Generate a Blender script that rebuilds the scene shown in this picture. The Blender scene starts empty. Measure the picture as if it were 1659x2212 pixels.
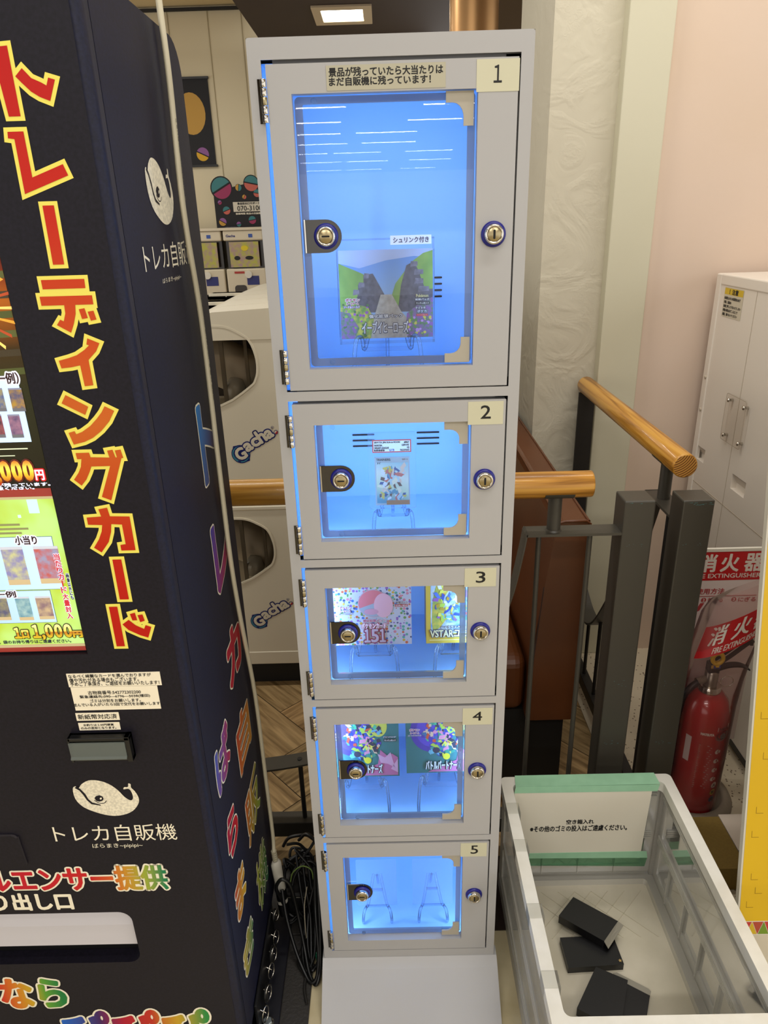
import bpy, bmesh, math, random
from mathutils import Vector, Matrix
from mathutils.geometry import tessellate_polygon
random.seed(7)
SC = bpy.context.scene
COL = SC.collection
R = math.radians

# ------------------------------------------------------------------ camera
cam = bpy.data.cameras.new('camera')
cam.sensor_fit = 'VERTICAL'; cam.sensor_height = 36.0
cam.lens = 36.0 * 1534.0 / 2212.0
cam.clip_start = 0.02
cam_o = bpy.data.objects.new('camera', cam); COL.objects.link(cam_o)
yaw, pitch, roll = R(-0.6), R(22.39), R(1.70)
fwd = Vector((math.sin(yaw) * math.cos(pitch), math.cos(yaw) * math.cos(pitch), -math.sin(pitch)))
rgt = Vector((math.cos(yaw), -math.sin(yaw), 0)); dwn = -rgt.cross(fwd)
rr = rgt * math.cos(roll) + dwn * math.sin(roll); dd = -rgt * math.sin(roll) + dwn * math.cos(roll)
cam_o.matrix_world = Matrix(((rr.x, -dd.x, -fwd.x, 0), (rr.y, -dd.y, -fwd.y, 0), (rr.z, -dd.z, -fwd.z, 1.535), (0, 0, 0, 1)))
SC.camera = cam_o

# ------------------------------------------------------------------ world, lights, exposure
vs = SC.view_settings
SC.display_settings.display_device = 'sRGB'
vs.view_transform = 'Standard'; vs.look = 'None'; vs.gamma = 1.0; vs.use_curve_mapping = False
vs.exposure = 0.0
SC.cycles.use_denoising = True
SC.cycles.max_bounces = 10; SC.cycles.transparent_max_bounces = 24
SC.cycles.caustics_reflective = False; SC.cycles.caustics_refractive = False
SC.cycles.sample_clamp_indirect = 4.0
w = bpy.data.worlds.new('world'); SC.world = w; w.use_nodes = True
w.node_tree.nodes['Background'].inputs[0].default_value = (1.0, 0.965, 0.915, 1)
w.node_tree.nodes['Background'].inputs[1].default_value = 1.5

def area(name, loc, sx, sy, power, color, rot=(0, 0, 0), spread=180):
    l = bpy.data.lights.new(name, 'AREA'); l.shape = 'RECTANGLE'; l.size = sx; l.size_y = sy
    l.energy = power; l.color = color; l.spread = R(spread)
    o = bpy.data.objects.new(name, l); COL.objects.link(o); o.location = loc; o.rotation_euler = rot
    return o
WARM = (1.0, 0.975, 0.93)
# ceiling tubes behind the camera and far back; those between are added, unseen fill
for x, y, p in [(-0.9, -1.3, 16), (1.0, -1.3, 16), (-1.2, -3.4, 16), (1.4, -3.4, 16), (.62, .42, 9), (-.45, -.4, 4), (.95, 1.75, 8), (-.55, 1.75, 11), (-1.3, 4.6, 10), (-2.2, 6.4, 10)]:
    area('ceiling_tube_and_fill', (x, y, 3.05), 1.25, 0.12, p * 1.65, WARM)
for i, y in enumerate((-9.6, -11.3, -13.0, -14.9, -17.2, -20.0, -23.5)):
    for x in ((-1.15, 1.12) if i < 2 else (-1.75, -.45, 1.3) if i > 3 else (-1.2, .25)):
        area('ceiling_tube_and_fill', (x + 0.15 * math.sin(y * 3), y, 3.05), 1.15, 0.10, 9 * 1.65, WARM)

# ------------------------------------------------------------------ helpers
def lin(c): return c / 12.92 if c <= 0.04045 else ((c + 0.055) / 1.055) ** 2.4
def hx(h): return tuple(lin(int(h[i:i + 2], 16) / 255) for i in (0, 2, 4)) + (1,)
_M = {}
def mat(name, c, rough=.5, metal=0., spec=.5, noise=None, bump=None, coat=0., emit=0., alpha=1.):
    """principled material; noise=(scale, other colour, amount[, detail]); bump=(scale, strength, distance)"""
    if name in _M: return _M[name]
    m = bpy.data.materials.new(name); m.use_nodes = True; nt = m.node_tree
    b = nt.nodes['Principled BSDF']; I = b.inputs
    c4 = hx(c) if isinstance(c, str) else tuple(c) + (1,)
    I['Base Color'].default_value = c4; I['Roughness'].default_value = rough; I['Metallic'].default_value = metal
    I['Specular IOR Level'].default_value = spec; I['Coat Weight'].default_value = coat; I['Alpha'].default_value = alpha
    if noise or bump:
        tc = nt.nodes.new('ShaderNodeTexCoord')
    if noise:
        n = nt.nodes.new('ShaderNodeTexNoise'); n.inputs['Scale'].default_value = noise[0]; n.inputs['Detail'].default_value = noise[3] if len(noise) > 3 else 5
        mx = nt.nodes.new('ShaderNodeMix'); mx.data_type = 'RGBA'
        rmp = nt.nodes.new('ShaderNodeMapRange'); rmp.inputs[1].default_value = .35; rmp.inputs[2].default_value = .65; rmp.inputs[4].default_value = noise[2]
        nt.links.new(tc.outputs['Object'], n.inputs['Vector']); nt.links.new(n.outputs['Fac'], rmp.inputs[0])
        nt.links.new(rmp.outputs[0], mx.inputs[0]); mx.inputs[6].default_value = c4; mx.inputs[7].default_value = hx(noise[1])
        nt.links.new(mx.outputs[2], I['Base Color'])
        if emit: nt.links.new(mx.outputs[2], I['Emission Color'])
    if bump:
        n2 = nt.nodes.new('ShaderNodeTexNoise'); n2.inputs['Scale'].default_value = bump[0]; n2.inputs['Detail'].default_value = 6
        bp = nt.nodes.new('ShaderNodeBump'); bp.inputs['Strength'].default_value = bump[1]; bp.inputs['Distance'].default_value = bump[2]
        nt.links.new(tc.outputs['Object'], n2.inputs['Vector']); nt.links.new(n2.outputs['Fac'], bp.inputs['Height']); nt.links.new(bp.outputs[0], I['Normal'])
    if emit:
        I['Emission Color'].default_value = c4; I['Emission Strength'].default_value = emit
    _M[name] = m; return m
def clear(name, tint=(1, 1, 1), refl=.12, rough=.02, body=0., bodycol='ffffff', haze=0.):
    """clear plastic or glass sheet: transparent + fresnel gloss + some milky body"""
    if name in _M: return _M[name]
    m = bpy.data.materials.new(name); m.use_nodes = True; nt = m.node_tree
    nt.nodes.remove(nt.nodes['Principled BSDF']); out = nt.nodes['Material Output']
    t = nt.nodes.new('ShaderNodeBsdfTransparent'); t.inputs[0].default_value = tuple(tint) + (1,)
    g = nt.nodes.new('ShaderNodeBsdfGlossy'); g.inputs['Roughness'].default_value = rough
    lw = nt.nodes.new('ShaderNodeLayerWeight'); lw.inputs[0].default_value = refl
    mx = nt.nodes.new('ShaderNodeMixShader')
    nt.links.new(lw.outputs['Fresnel'], mx.inputs[0]); nt.links.new(t.outputs[0], mx.inputs[1]); nt.links.new(g.outputs[0], mx.inputs[2])
    last = mx
    if body:
        d = nt.nodes.new('ShaderNodeBsdfDiffuse'); d.inputs[0].default_value = hx(bodycol)
        tl = nt.nodes.new('ShaderNodeBsdfTranslucent'); tl.inputs[0].default_value = hx(bodycol)
        a = nt.nodes.new('ShaderNodeMixShader'); a.inputs[0].default_value = .45
        nt.links.new(d.outputs[0], a.inputs[1]); nt.links.new(tl.outputs[0], a.inputs[2])
        m2 = nt.nodes.new('ShaderNodeMixShader'); m2.inputs[0].default_value = body
        nt.links.new(mx.outputs[0], m2.inputs[1]); nt.links.new(a.outputs[0], m2.inputs[2]); last = m2
    nt.links.new(last.outputs[0], out.inputs[0])
    _M[name] = m; return m
def grad(name, p0, p1, stops, rough=.45, emit=0., spec=.3, o=(0, 0, 0)):
    """colour printed as a gradient from world point p0 to p1; stops = [(t, hex)]"""
    if name in _M: return _M[name]
    m = bpy.data.materials.new(name); m.use_nodes = True; nt = m.node_tree; b = nt.nodes['Principled BSDF']
    ge = nt.nodes.new('ShaderNodeTexCoord'); dt = nt.nodes.new('ShaderNodeVectorMath'); dt.operation = 'DOT_PRODUCT'
    p0 = Vector(p0) - Vector(o); d = Vector(p1) - Vector(o) - p0; L2 = d.length_squared
    sb = nt.nodes.new('ShaderNodeVectorMath'); sb.operation = 'SUBTRACT'; sb.inputs[1].default_value = p0
    nt.links.new(ge.outputs['Object'], sb.inputs[0]); nt.links.new(sb.outputs[0], dt.inputs[0]); dt.inputs[1].default_value = d / L2
    cr = nt.nodes.new('ShaderNodeValToRGB'); e = cr.color_ramp.elements
    for i, (t, h) in enumerate(stops):
        el = e[i] if i < 2 else e.new(t)
        el.position = t; el.color = hx(h)
    nt.links.new(dt.outputs['Value'], cr.inputs[0]); nt.links.new(cr.outputs[0], b.inputs['Base Color'])
    b.inputs['Roughness'].default_value = rough; b.inputs['Specular IOR Level'].default_value = spec
    if emit:
        nt.links.new(cr.outputs[0], b.inputs['Emission Color']); b.inputs['Emission Strength'].default_value = emit
    _M[name] = m; return m

FX = lambda val: (lambda u, v, d=0.: (val + d, u, v))     # plane x = val : u = y, v = z
FY = lambda val: (lambda u, v, d=0.: (u, val - d, v))     # plane y = val, towards the viewer: u = x, v = z
FZ = lambda val: (lambda u, v, d=0.: (u, v, val + d))     # plane z = val : u = x, v = y
_TX = {}
def text_mesh(body):
    """flat glyph faces and outline edges of one line of text, size 1"""
    if body in _TX: return _TX[body]
    cu = bpy.data.curves.new('glyphs', 'FONT'); cu.body = body; cu.resolution_u = 3
    ob = bpy.data.objects.new('glyphs', cu); COL.objects.link(ob)
    me = bpy.data.meshes.new_from_object(ob.evaluated_get(bpy.context.evaluated_depsgraph_get()))
    bpy.data.objects.remove(ob); bpy.data.curves.remove(cu)
    bm = bmesh.new(); bm.from_mesh(me); bpy.data.meshes.remove(me)
    bmesh.ops.remove_doubles(bm, verts=bm.verts, dist=1e-5)
    v = [(p.co.x, p.co.y) for p in bm.verts]; bm.verts.index_update()
    f = [[q.index for q in p.verts] for p in bm.faces]
    e = [(p.verts[0].index, p.verts[1].index) for p in bm.edges if len(p.link_faces) == 1]
    bm.free(); _TX[body] = (v, f, e); return _TX[body]
def area2(p): return sum(p[i][0] * p[(i + 1) % len(p)][1] - p[(i + 1) % len(p)][0] * p[i][1] for i in range(len(p)))
def grow(pts, r):
    """polygon enlarged by r with mitred corners"""
    p = [Vector(q) for q in pts]
    if area2(pts) < 0: p.reverse()
    out = []
    for i in range(len(p)):
        a, b, c = p[i - 1], p[i], p[(i + 1) % len(p)]
        d1 = (b - a).normalized(); d2 = (c - b).normalized()
        n1 = Vector((d1.y, -d1.x)); n2 = Vector((d2.y, -d2.x)); k = n1 + n2
        s = max(1 + n1.dot(n2), .35)
        q = b + k * (r / s); out.append((q.x, q.y))
    return out
def rrect(x0, y0, x1, y1, r, n=6):
    o = []
    for cx, cy, a in ((x1 - r, y1 - r, 0), (x0 + r, y1 - r, 90), (x0 + r, y0 + r, 180), (x1 - r, y0 + r, 270)):
        for k in range(n + 1): t = R(a + 90 * k / n); o.append((cx + r * math.cos(t), cy + r * math.sin(t)))
    return o
def ell(cx, cy, rx, ry=None, n=28, a0=0, a1=360):
    ry = ry or rx
    return [(cx + rx * math.cos(R(a0 + (a1 - a0) * k / n)), cy + ry * math.sin(R(a0 + (a1 - a0) * k / n))) for k in range(n if a1 - a0 == 360 else n + 1)]
def smooth(pts, n=6, closed=False):
    """Catmull-Rom through the points"""
    P = [Vector(p) for p in pts]; o = []; N = len(P)
    g = (lambda i: P[i % N]) if closed else (lambda i: P[max(0, min(N - 1, i))])
    for i in range(N if closed else N - 1):
        a, b, c, d = g(i - 1), g(i), g(i + 1), g(i + 2)
        for k in range(n):
            t = k / n
            o.append(.5 * (2 * b + (c - a) * t + (2 * a - 5 * b + 4 * c - d) * t * t + (3 * b - a - 3 * c + d) * t ** 3))
    if not closed: o.append(P[-1])
    return [tuple(q) for q in o]

class MB:
    """collects shapes (world or local coordinates) and links them as ONE mesh object"""
    def __init__(s): s.v, s.f, s.mi, s.sm, s.ms, s.uv = [], [], [], [], [], {}
    def m(s, mt):
        if mt not in s.ms: s.ms.append(mt)
        return s.ms.index(mt)
    def add(s, vs, fs, mt, sm=False):
        b = len(s.v); s.v += [tuple(p) for p in vs]; k = s.m(mt)
        for f in fs: s.f.append([b + i for i in f]); s.mi.append(k); s.sm.append(sm)
        return s
    def box(s, a, b, mt, bev=0., seg=2):
        x0, y0, z0 = [min(p, q) for p, q in zip(a, b)]; x1, y1, z1 = [max(p, q) for p, q in zip(a, b)]
        if not bev:
            return s.add([(x0, y0, z0), (x1, y0, z0), (x1, y1, z0), (x0, y1, z0), (x0, y0, z1), (x1, y0, z1), (x1, y1, z1), (x0, y1, z1)],
                         [(0, 3, 2, 1), (4, 5, 6, 7), (0, 1, 5, 4), (1, 2, 6, 5), (2, 3, 7, 6), (3, 0, 4, 7)], mt)
        bm = bmesh.new(); bmesh.ops.create_cube(bm, size=1)
        for q in bm.verts: q.co = Vector(((x0 + x1) / 2 + q.co.x * (x1 - x0), (y0 + y1) / 2 + q.co.y * (y1 - y0), (z0 + z1) / 2 + q.co.z * (z1 - z0)))
        bmesh.ops.bevel(bm, geom=bm.edges[:], offset=bev, segments=seg, affect='EDGES', profile=.5)
        bm.verts.index_update()
        s.add([q.co for q in bm.verts], [[q.index for q in p.verts] for p in bm.faces], mt, False); bm.free(); return s
    def prism(s, pts, fn, d0, d1, mt, holes=(), side=None, sm=False):
        loops = [list(pts)] + [list(h) for h in holes]
        tri = tessellate_polygon([[Vector((p[0], p[1], 0)) for p in l] for l in loops])
        flat = [p for l in loops for p in l]; n = len(flat)
        if abs(d1 - d0) < 1e-7:
            return s.add([fn(p[0], p[1], d0) for p in flat], [list(t) for t in tri], mt)
        V = [fn(p[0], p[1], d0) for p in flat] + [fn(p[0], p[1], d1) for p in flat]
        s.add(V, [[t[2], t[1], t[0]] for t in tri] + [[n + i for i in t] for t in tri], mt)
        k = 0; F = []
        for l in loops:
            L = len(l)
            for i in range(L): F.append([k + i, k + (i + 1) % L, n + k + (i + 1) % L, n + k + i])
            k += L
        return s.add(V, F, side or mt, sm)
    def tube(s, path, r, mt, n=10, closed=False):
        P = [Vector(p) for p in path]; N = len(P); rs = r if isinstance(r, (list, tuple)) else [r] * N
        V = []; F = []; up = None
        for i in range(N):
            t = (P[(i + 1) % N] - P[i - 1]) if closed else (P[min(i + 1, N - 1)] - P[max(i - 1, 0)])
            t.normalize()
            if up is None: up = t.orthogonal().normalized()
            up = (up - t * up.dot(t)).normalized(); sd = t.cross(up)
            for k in range(n):
                a = 2 * math.pi * k / n; V.append(P[i] + (up * math.cos(a) + sd * math.sin(a)) * rs[i])
        for i in range(N if closed else N - 1):
            for k in range(n):
                j = (i + 1) % N
                F.append([i * n + k, i * n + (k + 1) % n, j * n + (k + 1) % n, j * n + k])
        s.add(V, F, mt, True)
        if not closed: s.add(V[:n], [list(range(n))[::-1]], mt); s.add(V[-n:], [list(range(n))], mt)
        return s
    def lathe(s, prof, c, ax, mt, n=24, sm=True, sx=1., sy=1.):
        """prof = [(radius, height)] turned about axis ax through c"""
        ax = Vector(ax).normalized(); u = ax.orthogonal().normalized(); w_ = ax.cross(u); c = Vector(c); V = []; F = []
        for r, h in prof:
            for k in range(n):
                a = 2 * math.pi * k / n; V.append(c + ax * h + (u * math.cos(a) * sx + w_ * math.sin(a) * sy) * r)
        for i in range(len(prof) - 1):
            for k in range(n): F.append([i * n + k, i * n + (k + 1) % n, (i + 1) * n + (k + 1) % n, (i + 1) * n + k])
        s.add(V, F, mt, sm)
        if prof[0][0] > 1e-6: s.add(V[:n], [list(range(n))[::-1]], mt)
        if prof[-1][0] > 1e-6: s.add(V[-n:], [list(range(n))], mt)
        return s
    def strip(s, path, width_vec, th_vec, mt):
        """flat bar swept along path"""
        w_ = Vector(width_vec); h = Vector(th_vec); V = []; F = []
        for p in path:
            p = Vector(p); V += [p - w_ / 2 - h / 2, p + w_ / 2 - h / 2, p + w_ / 2 + h / 2, p - w_ / 2 + h / 2]
        for i in range(len(path) - 1):
            for k in range(4): F.append([4 * i + k, 4 * i + (k + 1) % 4, 4 * i + 4 + (k + 1) % 4, 4 * i + 4 + k])
        F += [[3, 2, 1, 0], [len(V) - 4 + k for k in range(4)]]
        return s.add(V, F, mt)
    def loft(s, rings, mt, sm=True, caps=True):
        n = len(rings[0]); V = [p for r in rings for p in r]; F = []
        for i in range(len(rings) - 1):
            for k in range(n): F.append([i * n + k, i * n + (k + 1) % n, (i + 1) * n + (k + 1) % n, (i + 1) * n + k])
        s.add(V, F, mt, sm)
        if caps: s.add(rings[0], [list(range(n))[::-1]], mt); s.add(rings[-1], [list(range(n))], mt)
        return s
    def text(s, body, rect, fn, d, mt, bold=0., rot=0.):
        """one line of text fitted into rect=(u0,v0,u1,v1) of the plane fn; bold thickens the strokes by that many metres"""
        v, f, e = text_mesh(body)
        if not v: return s
        x0 = min(p[0] for p in v); x1 = max(p[0] for p in v); y0 = min(p[1] for p in v); y1 = max(p[1] for p in v)
        u0, w0, u1, w1 = rect; cr, sr = math.cos(R(rot)), math.sin(R(rot)); cu, cv = (u0 + u1) / 2, (w0 + w1) / 2
        Q = []
        for p in v:
            a = u0 + (p[0] - x0) / max(x1 - x0, 1e-6) * (u1 - u0) - cu; b = w0 + (p[1] - y0) / max(y1 - y0, 1e-6) * (w1 - w0) - cv
            Q.append(Vector((cu + a * cr - b * sr, cv + a * sr + b * cr)))
        h = .0002 if bold else 0.
        s.add([fn(q.x, q.y, d + h * 1.2) for q in Q], f, mt)
        if bold:
            V = []; F = []
            for a, b in e:
                p, q = Q[a], Q[b]; t = (q - p); L = t.length
                if L < 1e-7: continue
                t *= bold / L; nn = Vector((-t.y, t.x)); k = len(V)
                for g in (p + nn, p - t * .7071 + nn * .7071, p - t, p - t * .7071 - nn * .7071, p - nn, q - nn, q + t * .7071 - nn * .7071, q + t, q + t * .7071 + nn * .7071, q + nn):
                    V.append(fn(g.x, g.y, d))
                V.append(fn(p.x, p.y, d + h)); V.append(fn(q.x, q.y, d + h))
                P_, Q_ = k + 10, k + 11
                F += [[k + i, k + i + 1, P_] for i in range(4)] + [[k + 4, k + 5, Q_, P_]] + [[k + i, k + i + 1, Q_] for i in range(5, 9)] + [[k + 9, k, P_, Q_]]
            s.add(V, F, mt)
        return s
    def outline(s, pts, r, fn, d, mt):
        """polygon with a mitred border of width r round it"""
        p = [Vector(q) for q in pts]
        if area2(pts) < 0: p.reverse()
        N = len(p); nor = []
        for i in range(N):
            t = (p[(i + 1) % N] - p[i]).normalized(); nor.append(Vector((t.y, -t.x)))
        for i in range(N):
            a, b = p[i], p[(i + 1) % N]; n1, n2 = nor[i], nor[(i + 1) % N]; dd_ = d + 4e-6 * (i + 1)
            s.add([fn(q.x, q.y, dd_) for q in (a, b, b + n1 * r, a + n1 * r)], [(0, 1, 2, 3)], mt)
            if n1.cross(n2) > 1e-4:
                k = n1 + n2; q = b + k * (r / max(1 + n1.dot(n2), .3))
                s.add([fn(g.x, g.y, dd_ + 2e-6) for g in (b, b + n1 * r, q, b + n2 * r)], [(0, 1, 2, 3)], mt)
        return s.prism(pts, fn, d, d, mt)
    def build(s, name, parent=None, o=None, mtx=None, recalc=True, bevel=0., smooth_angle=None):
        me = bpy.data.meshes.new(name)
        off = Vector(o) if o is not None else (Vector(parent['_o']) if parent is not None and '_o' in parent else Vector())
        vs_ = [Vector(p) - off for p in s.v]
        if mtx is not None: vs_ = [mtx @ p for p in vs_]
        me.from_pydata(vs_, [], s.f)
        for q in s.ms: me.materials.append(q)
        me.polygons.foreach_set('material_index', s.mi); me.polygons.foreach_set('use_smooth', s.sm)
        if recalc:
            bm = bmesh.new(); bm.from_mesh(me); bmesh.ops.recalc_face_normals(bm, faces=bm.faces); bm.to_mesh(me); bm.free()
        me.update()
        ob = bpy.data.objects.new(name, me); COL.objects.link(ob)
        if parent is not None:
            ob.parent = parent; ob['_o'] = tuple(off)
        elif o is not None: ob.location = o
        if bevel:
            md = ob.modifiers.new('bevel', 'BEVEL'); md.width = bevel; md.segments = 2; md.limit_method = 'ANGLE'; md.angle_limit = R(40)
        return ob
def thing(name, label, cat, o=(0, 0, 0), group=None, rot=None):
    e = bpy.data.objects.new(name, None); COL.objects.link(e); e.empty_display_size = .05
    e.location = o; e['_o'] = tuple(o) if rot is None else (0., 0., 0.)
    if rot is not None: e.rotation_euler = rot
    return tag(e, label, cat, group)
def tag(o, label, cat, group=None):
    o['label'] = label; o['category'] = cat
    if group: o['group'] = group
    return o
def struct(o): o['kind'] = 'structure'; return o
def copy_thing(src, loc, label=None, rot=None):
    c = src.copy(); COL.objects.link(c); c.location = loc
    if rot is not None: c.rotation_euler = rot
    if label: c['label'] = label
    for ch in src.children:
        k = ch.copy(); COL.objects.link(k); k.parent = c
        for g in ch.children:
            q = g.copy(); COL.objects.link(q); q.parent = k
    return c
def cleanup():
    for o in SC.objects:
        if '_o' in o: del o['_o']
# measured outlines and print positions (metres, on the plane they are printed on)
KANA = [[(-0.393, 1.707), (-0.3762, 1.708), (-0.3763, 1.645), (-0.3887, 1.645)],
        [(-0.3738, 1.681), (-0.3656, 1.688), (-0.3578, 1.679), (-0.3487, 1.675), (-0.3435, 1.672), (-0.3404, 1.679), (-0.3338, 1.677), (-0.3425, 1.658), (-0.3526, 1.662), (-0.3605, 1.667), (-0.3684, 1.675)],
        [(-0.3934, 1.631), (-0.3766, 1.631), (-0.3766, 1.587), (-0.3413, 1.599), (-0.3376, 1.588), (-0.3881, 1.571), (-0.3876, 1.624), (-0.3942, 1.625)],
        [(-0.3716, 1.559), (-0.3591, 1.559), (-0.3599, 1.498), (-0.3725, 1.498)],
        [(-0.3897, 1.482), (-0.3404, 1.482), (-0.3409, 1.472), (-0.3897, 1.472)],
        [(-0.395, 1.464), (-0.3349, 1.464), (-0.3351, 1.454), (-0.356, 1.454), (-0.3575, 1.444), (-0.3617, 1.433), (-0.3668, 1.423), (-0.3816, 1.432), (-0.3766, 1.438), (-0.3728, 1.436), (-0.3692, 1.445), (-0.3688, 1.454), (-0.3949, 1.454)],
        [(-0.3529, 1.449), (-0.3461, 1.45), (-0.3443, 1.439), (-0.3511, 1.438)],
        [(-0.3432, 1.446), (-0.3363, 1.447), (-0.3346, 1.437), (-0.3413, 1.436)],
        [(-0.3493, 1.416), (-0.3362, 1.41), (-0.3416, 1.401), (-0.3525, 1.391), (-0.3523, 1.361), (-0.3626, 1.36), (-0.3635, 1.385), (-0.3746, 1.383), (-0.3863, 1.382), (-0.3877, 1.391), (-0.3748, 1.394), (-0.3651, 1.397), (-0.3548, 1.403), (-0.3487, 1.408), (-0.3516, 1.409)],
        [(-0.3881, 1.35), (-0.3634, 1.335), (-0.3688, 1.325), (-0.3947, 1.34)],
        [(-0.3434, 1.335), (-0.3328, 1.329), (-0.3412, 1.316), (-0.3522, 1.305), (-0.3646, 1.296), (-0.3763, 1.291), (-0.3899, 1.288), (-0.3935, 1.303), (-0.3858, 1.305), (-0.3844, 1.301), (-0.3763, 1.304), (-0.3652, 1.311), (-0.3554, 1.32), (-0.3481, 1.328)],
        [(-0.3899, 1.277), (-0.3732, 1.277), (-0.3723, 1.271), (-0.3488, 1.27), (-0.3502, 1.279), (-0.3433, 1.28), (-0.3413, 1.27), (-0.3394, 1.27), (-0.3406, 1.279), (-0.3334, 1.28), (-0.3317, 1.269), (-0.334, 1.269), (-0.3353, 1.266), (-0.3565, 1.213), (-0.3676, 1.218), (-0.3499, 1.259), (-0.3737, 1.259), (-0.377, 1.252), (-0.383, 1.242), (-0.3905, 1.234), (-0.3986, 1.242), (-0.3912, 1.251), (-0.3866, 1.259), (-0.3841, 1.269), (-0.3894, 1.269)],
        [(-0.3752, 1.201), (-0.3637, 1.203), (-0.3622, 1.191), (-0.3369, 1.19), (-0.3368, 1.142), (-0.3555, 1.142), (-0.3555, 1.15), (-0.3483, 1.151), (-0.3485, 1.179), (-0.3623, 1.18), (-0.3645, 1.169), (-0.3699, 1.155), (-0.3819, 1.14), (-0.3907, 1.147), (-0.382, 1.159), (-0.3765, 1.17), (-0.3742, 1.179), (-0.3924, 1.18), (-0.3924, 1.19), (-0.3734, 1.191)],
        [(-0.3697, 1.129), (-0.3579, 1.129), (-0.3576, 1.069), (-0.3699, 1.069)],
        [(-0.3868, 1.058), (-0.3754, 1.058), (-0.3754, 0.9949), (-0.3868, 0.995)],
        [(-0.3633, 1.037), (-0.3548, 1.028), (-0.3442, 1.022), (-0.3414, 1.028), (-0.3339, 1.025), (-0.3407, 1.008), (-0.3508, 1.012), (-0.3594, 1.017), (-0.3661, 1.021), (-0.3729, 1.03)],
        [(-0.3601, 1.046), (-0.353, 1.048), (-0.3516, 1.036), (-0.3582, 1.036)],
        [(-0.3499, 1.044), (-0.3431, 1.045), (-0.3414, 1.035), (-0.3479, 1.033)]]
WH = [(-0.4981, 0.7416), (-0.4931, 0.7466), (-0.4885, 0.7433), (-0.4831, 0.7503), (-0.471, 0.7574), (-0.4558, 0.7566), (-0.4416, 0.7499), (-0.4298, 0.7377), (-0.4214, 0.7235), (-0.4132, 0.7164), (-0.4087, 0.7211), (-0.4091, 0.7323), (-0.4126, 0.7392), (-0.4204, 0.7386), (-0.4187, 0.7429), (-0.4131, 0.7432), (-0.4114, 0.7498), (-0.408, 0.7482), (-0.4084, 0.7418), (-0.4036, 0.7338), (-0.4, 0.7209), (-0.4026, 0.7088), (-0.4136, 0.6949), (-0.4306, 0.6872), (-0.4496, 0.6865), (-0.4703, 0.6936), (-0.4886, 0.7052), (-0.4979, 0.7216)]
WM = [(-0.4946, 0.7435), (-0.4915, 0.7466), (-0.4864, 0.7413), (-0.4806, 0.7312), (-0.4778, 0.721), (-0.4729, 0.7141), (-0.4612, 0.7093), (-0.461, 0.7072), (-0.475, 0.7109), (-0.4806, 0.7191), (-0.484, 0.7292), (-0.4885, 0.7382)]
WE = [(-0.4681, 0.7228), (-0.4649, 0.7267), (-0.4594, 0.7282), (-0.4552, 0.7256), (-0.4542, 0.7208), (-0.4568, 0.7168), (-0.4617, 0.7154), (-0.4661, 0.7171)]
WG = [(-0.4593, 0.7233), (-0.457, 0.7241), (-0.4565, 0.7217), (-0.4587, 0.7197), (-0.4601, 0.7209)]
ST1 = (-0.4668, 0.9284, -0.3335, 0.9513)
ST2 = (-0.4651, 0.8875, -0.3406, 0.9279)
ST3 = (-0.4669, 0.8692, -0.4038, 0.8829)
ST4 = (-0.4662, 0.8518, -0.4055, 0.8652)
T1A = (-0.4645, 0.9442, -0.3466, 0.9499)
T1B = (-0.4643, 0.9365, -0.3650, 0.9438)
T1C = (-0.4642, 0.9302, -0.3364, 0.9369)
T2A = (-0.4415, 0.9150, -0.3656, 0.9214)
T2B = (-0.4545, 0.9081, -0.3533, 0.9140)
T2C = (-0.4410, 0.9011, -0.3678, 0.9070)
T2D = (-0.4668, 0.8947, -0.3408, 0.9003)
T3 = (-0.4641, 0.8718, -0.4069, 0.8806)
T4A = (-0.4586, 0.8594, -0.4143, 0.8635)
T4B = (-0.4634, 0.8538, -0.4114, 0.8582)
WNAME = (-0.5462, 0.6334, -0.3516, 0.6676)
WSUB = (-0.4896, 0.6179, -0.4094, 0.6288)
COIN = (-0.4825, 0.7933, -0.3976, 0.8474)
FLAP = (-0.7270, 0.5853, -0.5991, 0.6525)
R1 = (-0.8050, 0.5269, -0.3816, 0.5791)
R2 = (-0.7174, 0.4838, -0.5465, 0.5216)
R3 = (-0.7167, 0.2393, -0.6046, 0.3128)
R4 = (-0.6210, 0.0839, -0.3566, 0.2229)
SC_BOT = (-0.6487, 0.9920, -0.4297, 0.9981)
B_RED2 = (-0.6480, 0.9862, -0.4318, 1.0005)
B_RED1 = (-0.5856, 1.2179, -0.4313, 1.2291)
KIN = (-0.4942, 1.2390, -0.4503, 1.2678)
YEN = (-0.4496, 1.2406, -0.4392, 1.2537)
SM1 = (-0.4938, 1.2323, -0.4337, 1.2370)
SM2 = (-0.4950, 1.2280, -0.4551, 1.2319)
PAN2 = (-0.5909, 1.0836, -0.4475, 1.1613)
CARD1 = (-0.5187, 1.0912, -0.4893, 1.1481)
CARD2 = (-0.4750, 1.0922, -0.4423, 1.1476)
KO = (-0.4959, 1.1510, -0.4674, 1.1634)
PAN3 = (-0.6122, 1.0320, -0.4662, 1.0816)
C31 = (-0.5472, 1.0369, -0.5276, 1.0736)
C32 = (-0.5166, 1.0360, -0.4966, 1.0728)
C33 = (-0.4886, 1.0368, -0.4680, 1.0728)
REI = (-0.5425, 1.0727, -0.5132, 1.0820)
V1 = (-0.4561, 1.0370, -0.4341, 1.1372)
V2 = (-0.4413, 1.0650, -0.4297, 1.1049)
P1 = (-0.5285, 1.0081, -0.5097, 1.0241)
P2 = (-0.5025, 1.0081, -0.4487, 1.0282)
P3 = (-0.4469, 1.0077, -0.4348, 1.0169)
SM3 = (-0.5485, 0.9987, -0.4526, 1.0042)
BL = (-0.4689, 1.1950, -0.4554, 1.2141)
PAN1 = (-0.4964, 1.2908, -0.4453, 1.3735)
REI1 = (-0.4747, 1.3640, -0.4437, 1.3775)
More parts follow.
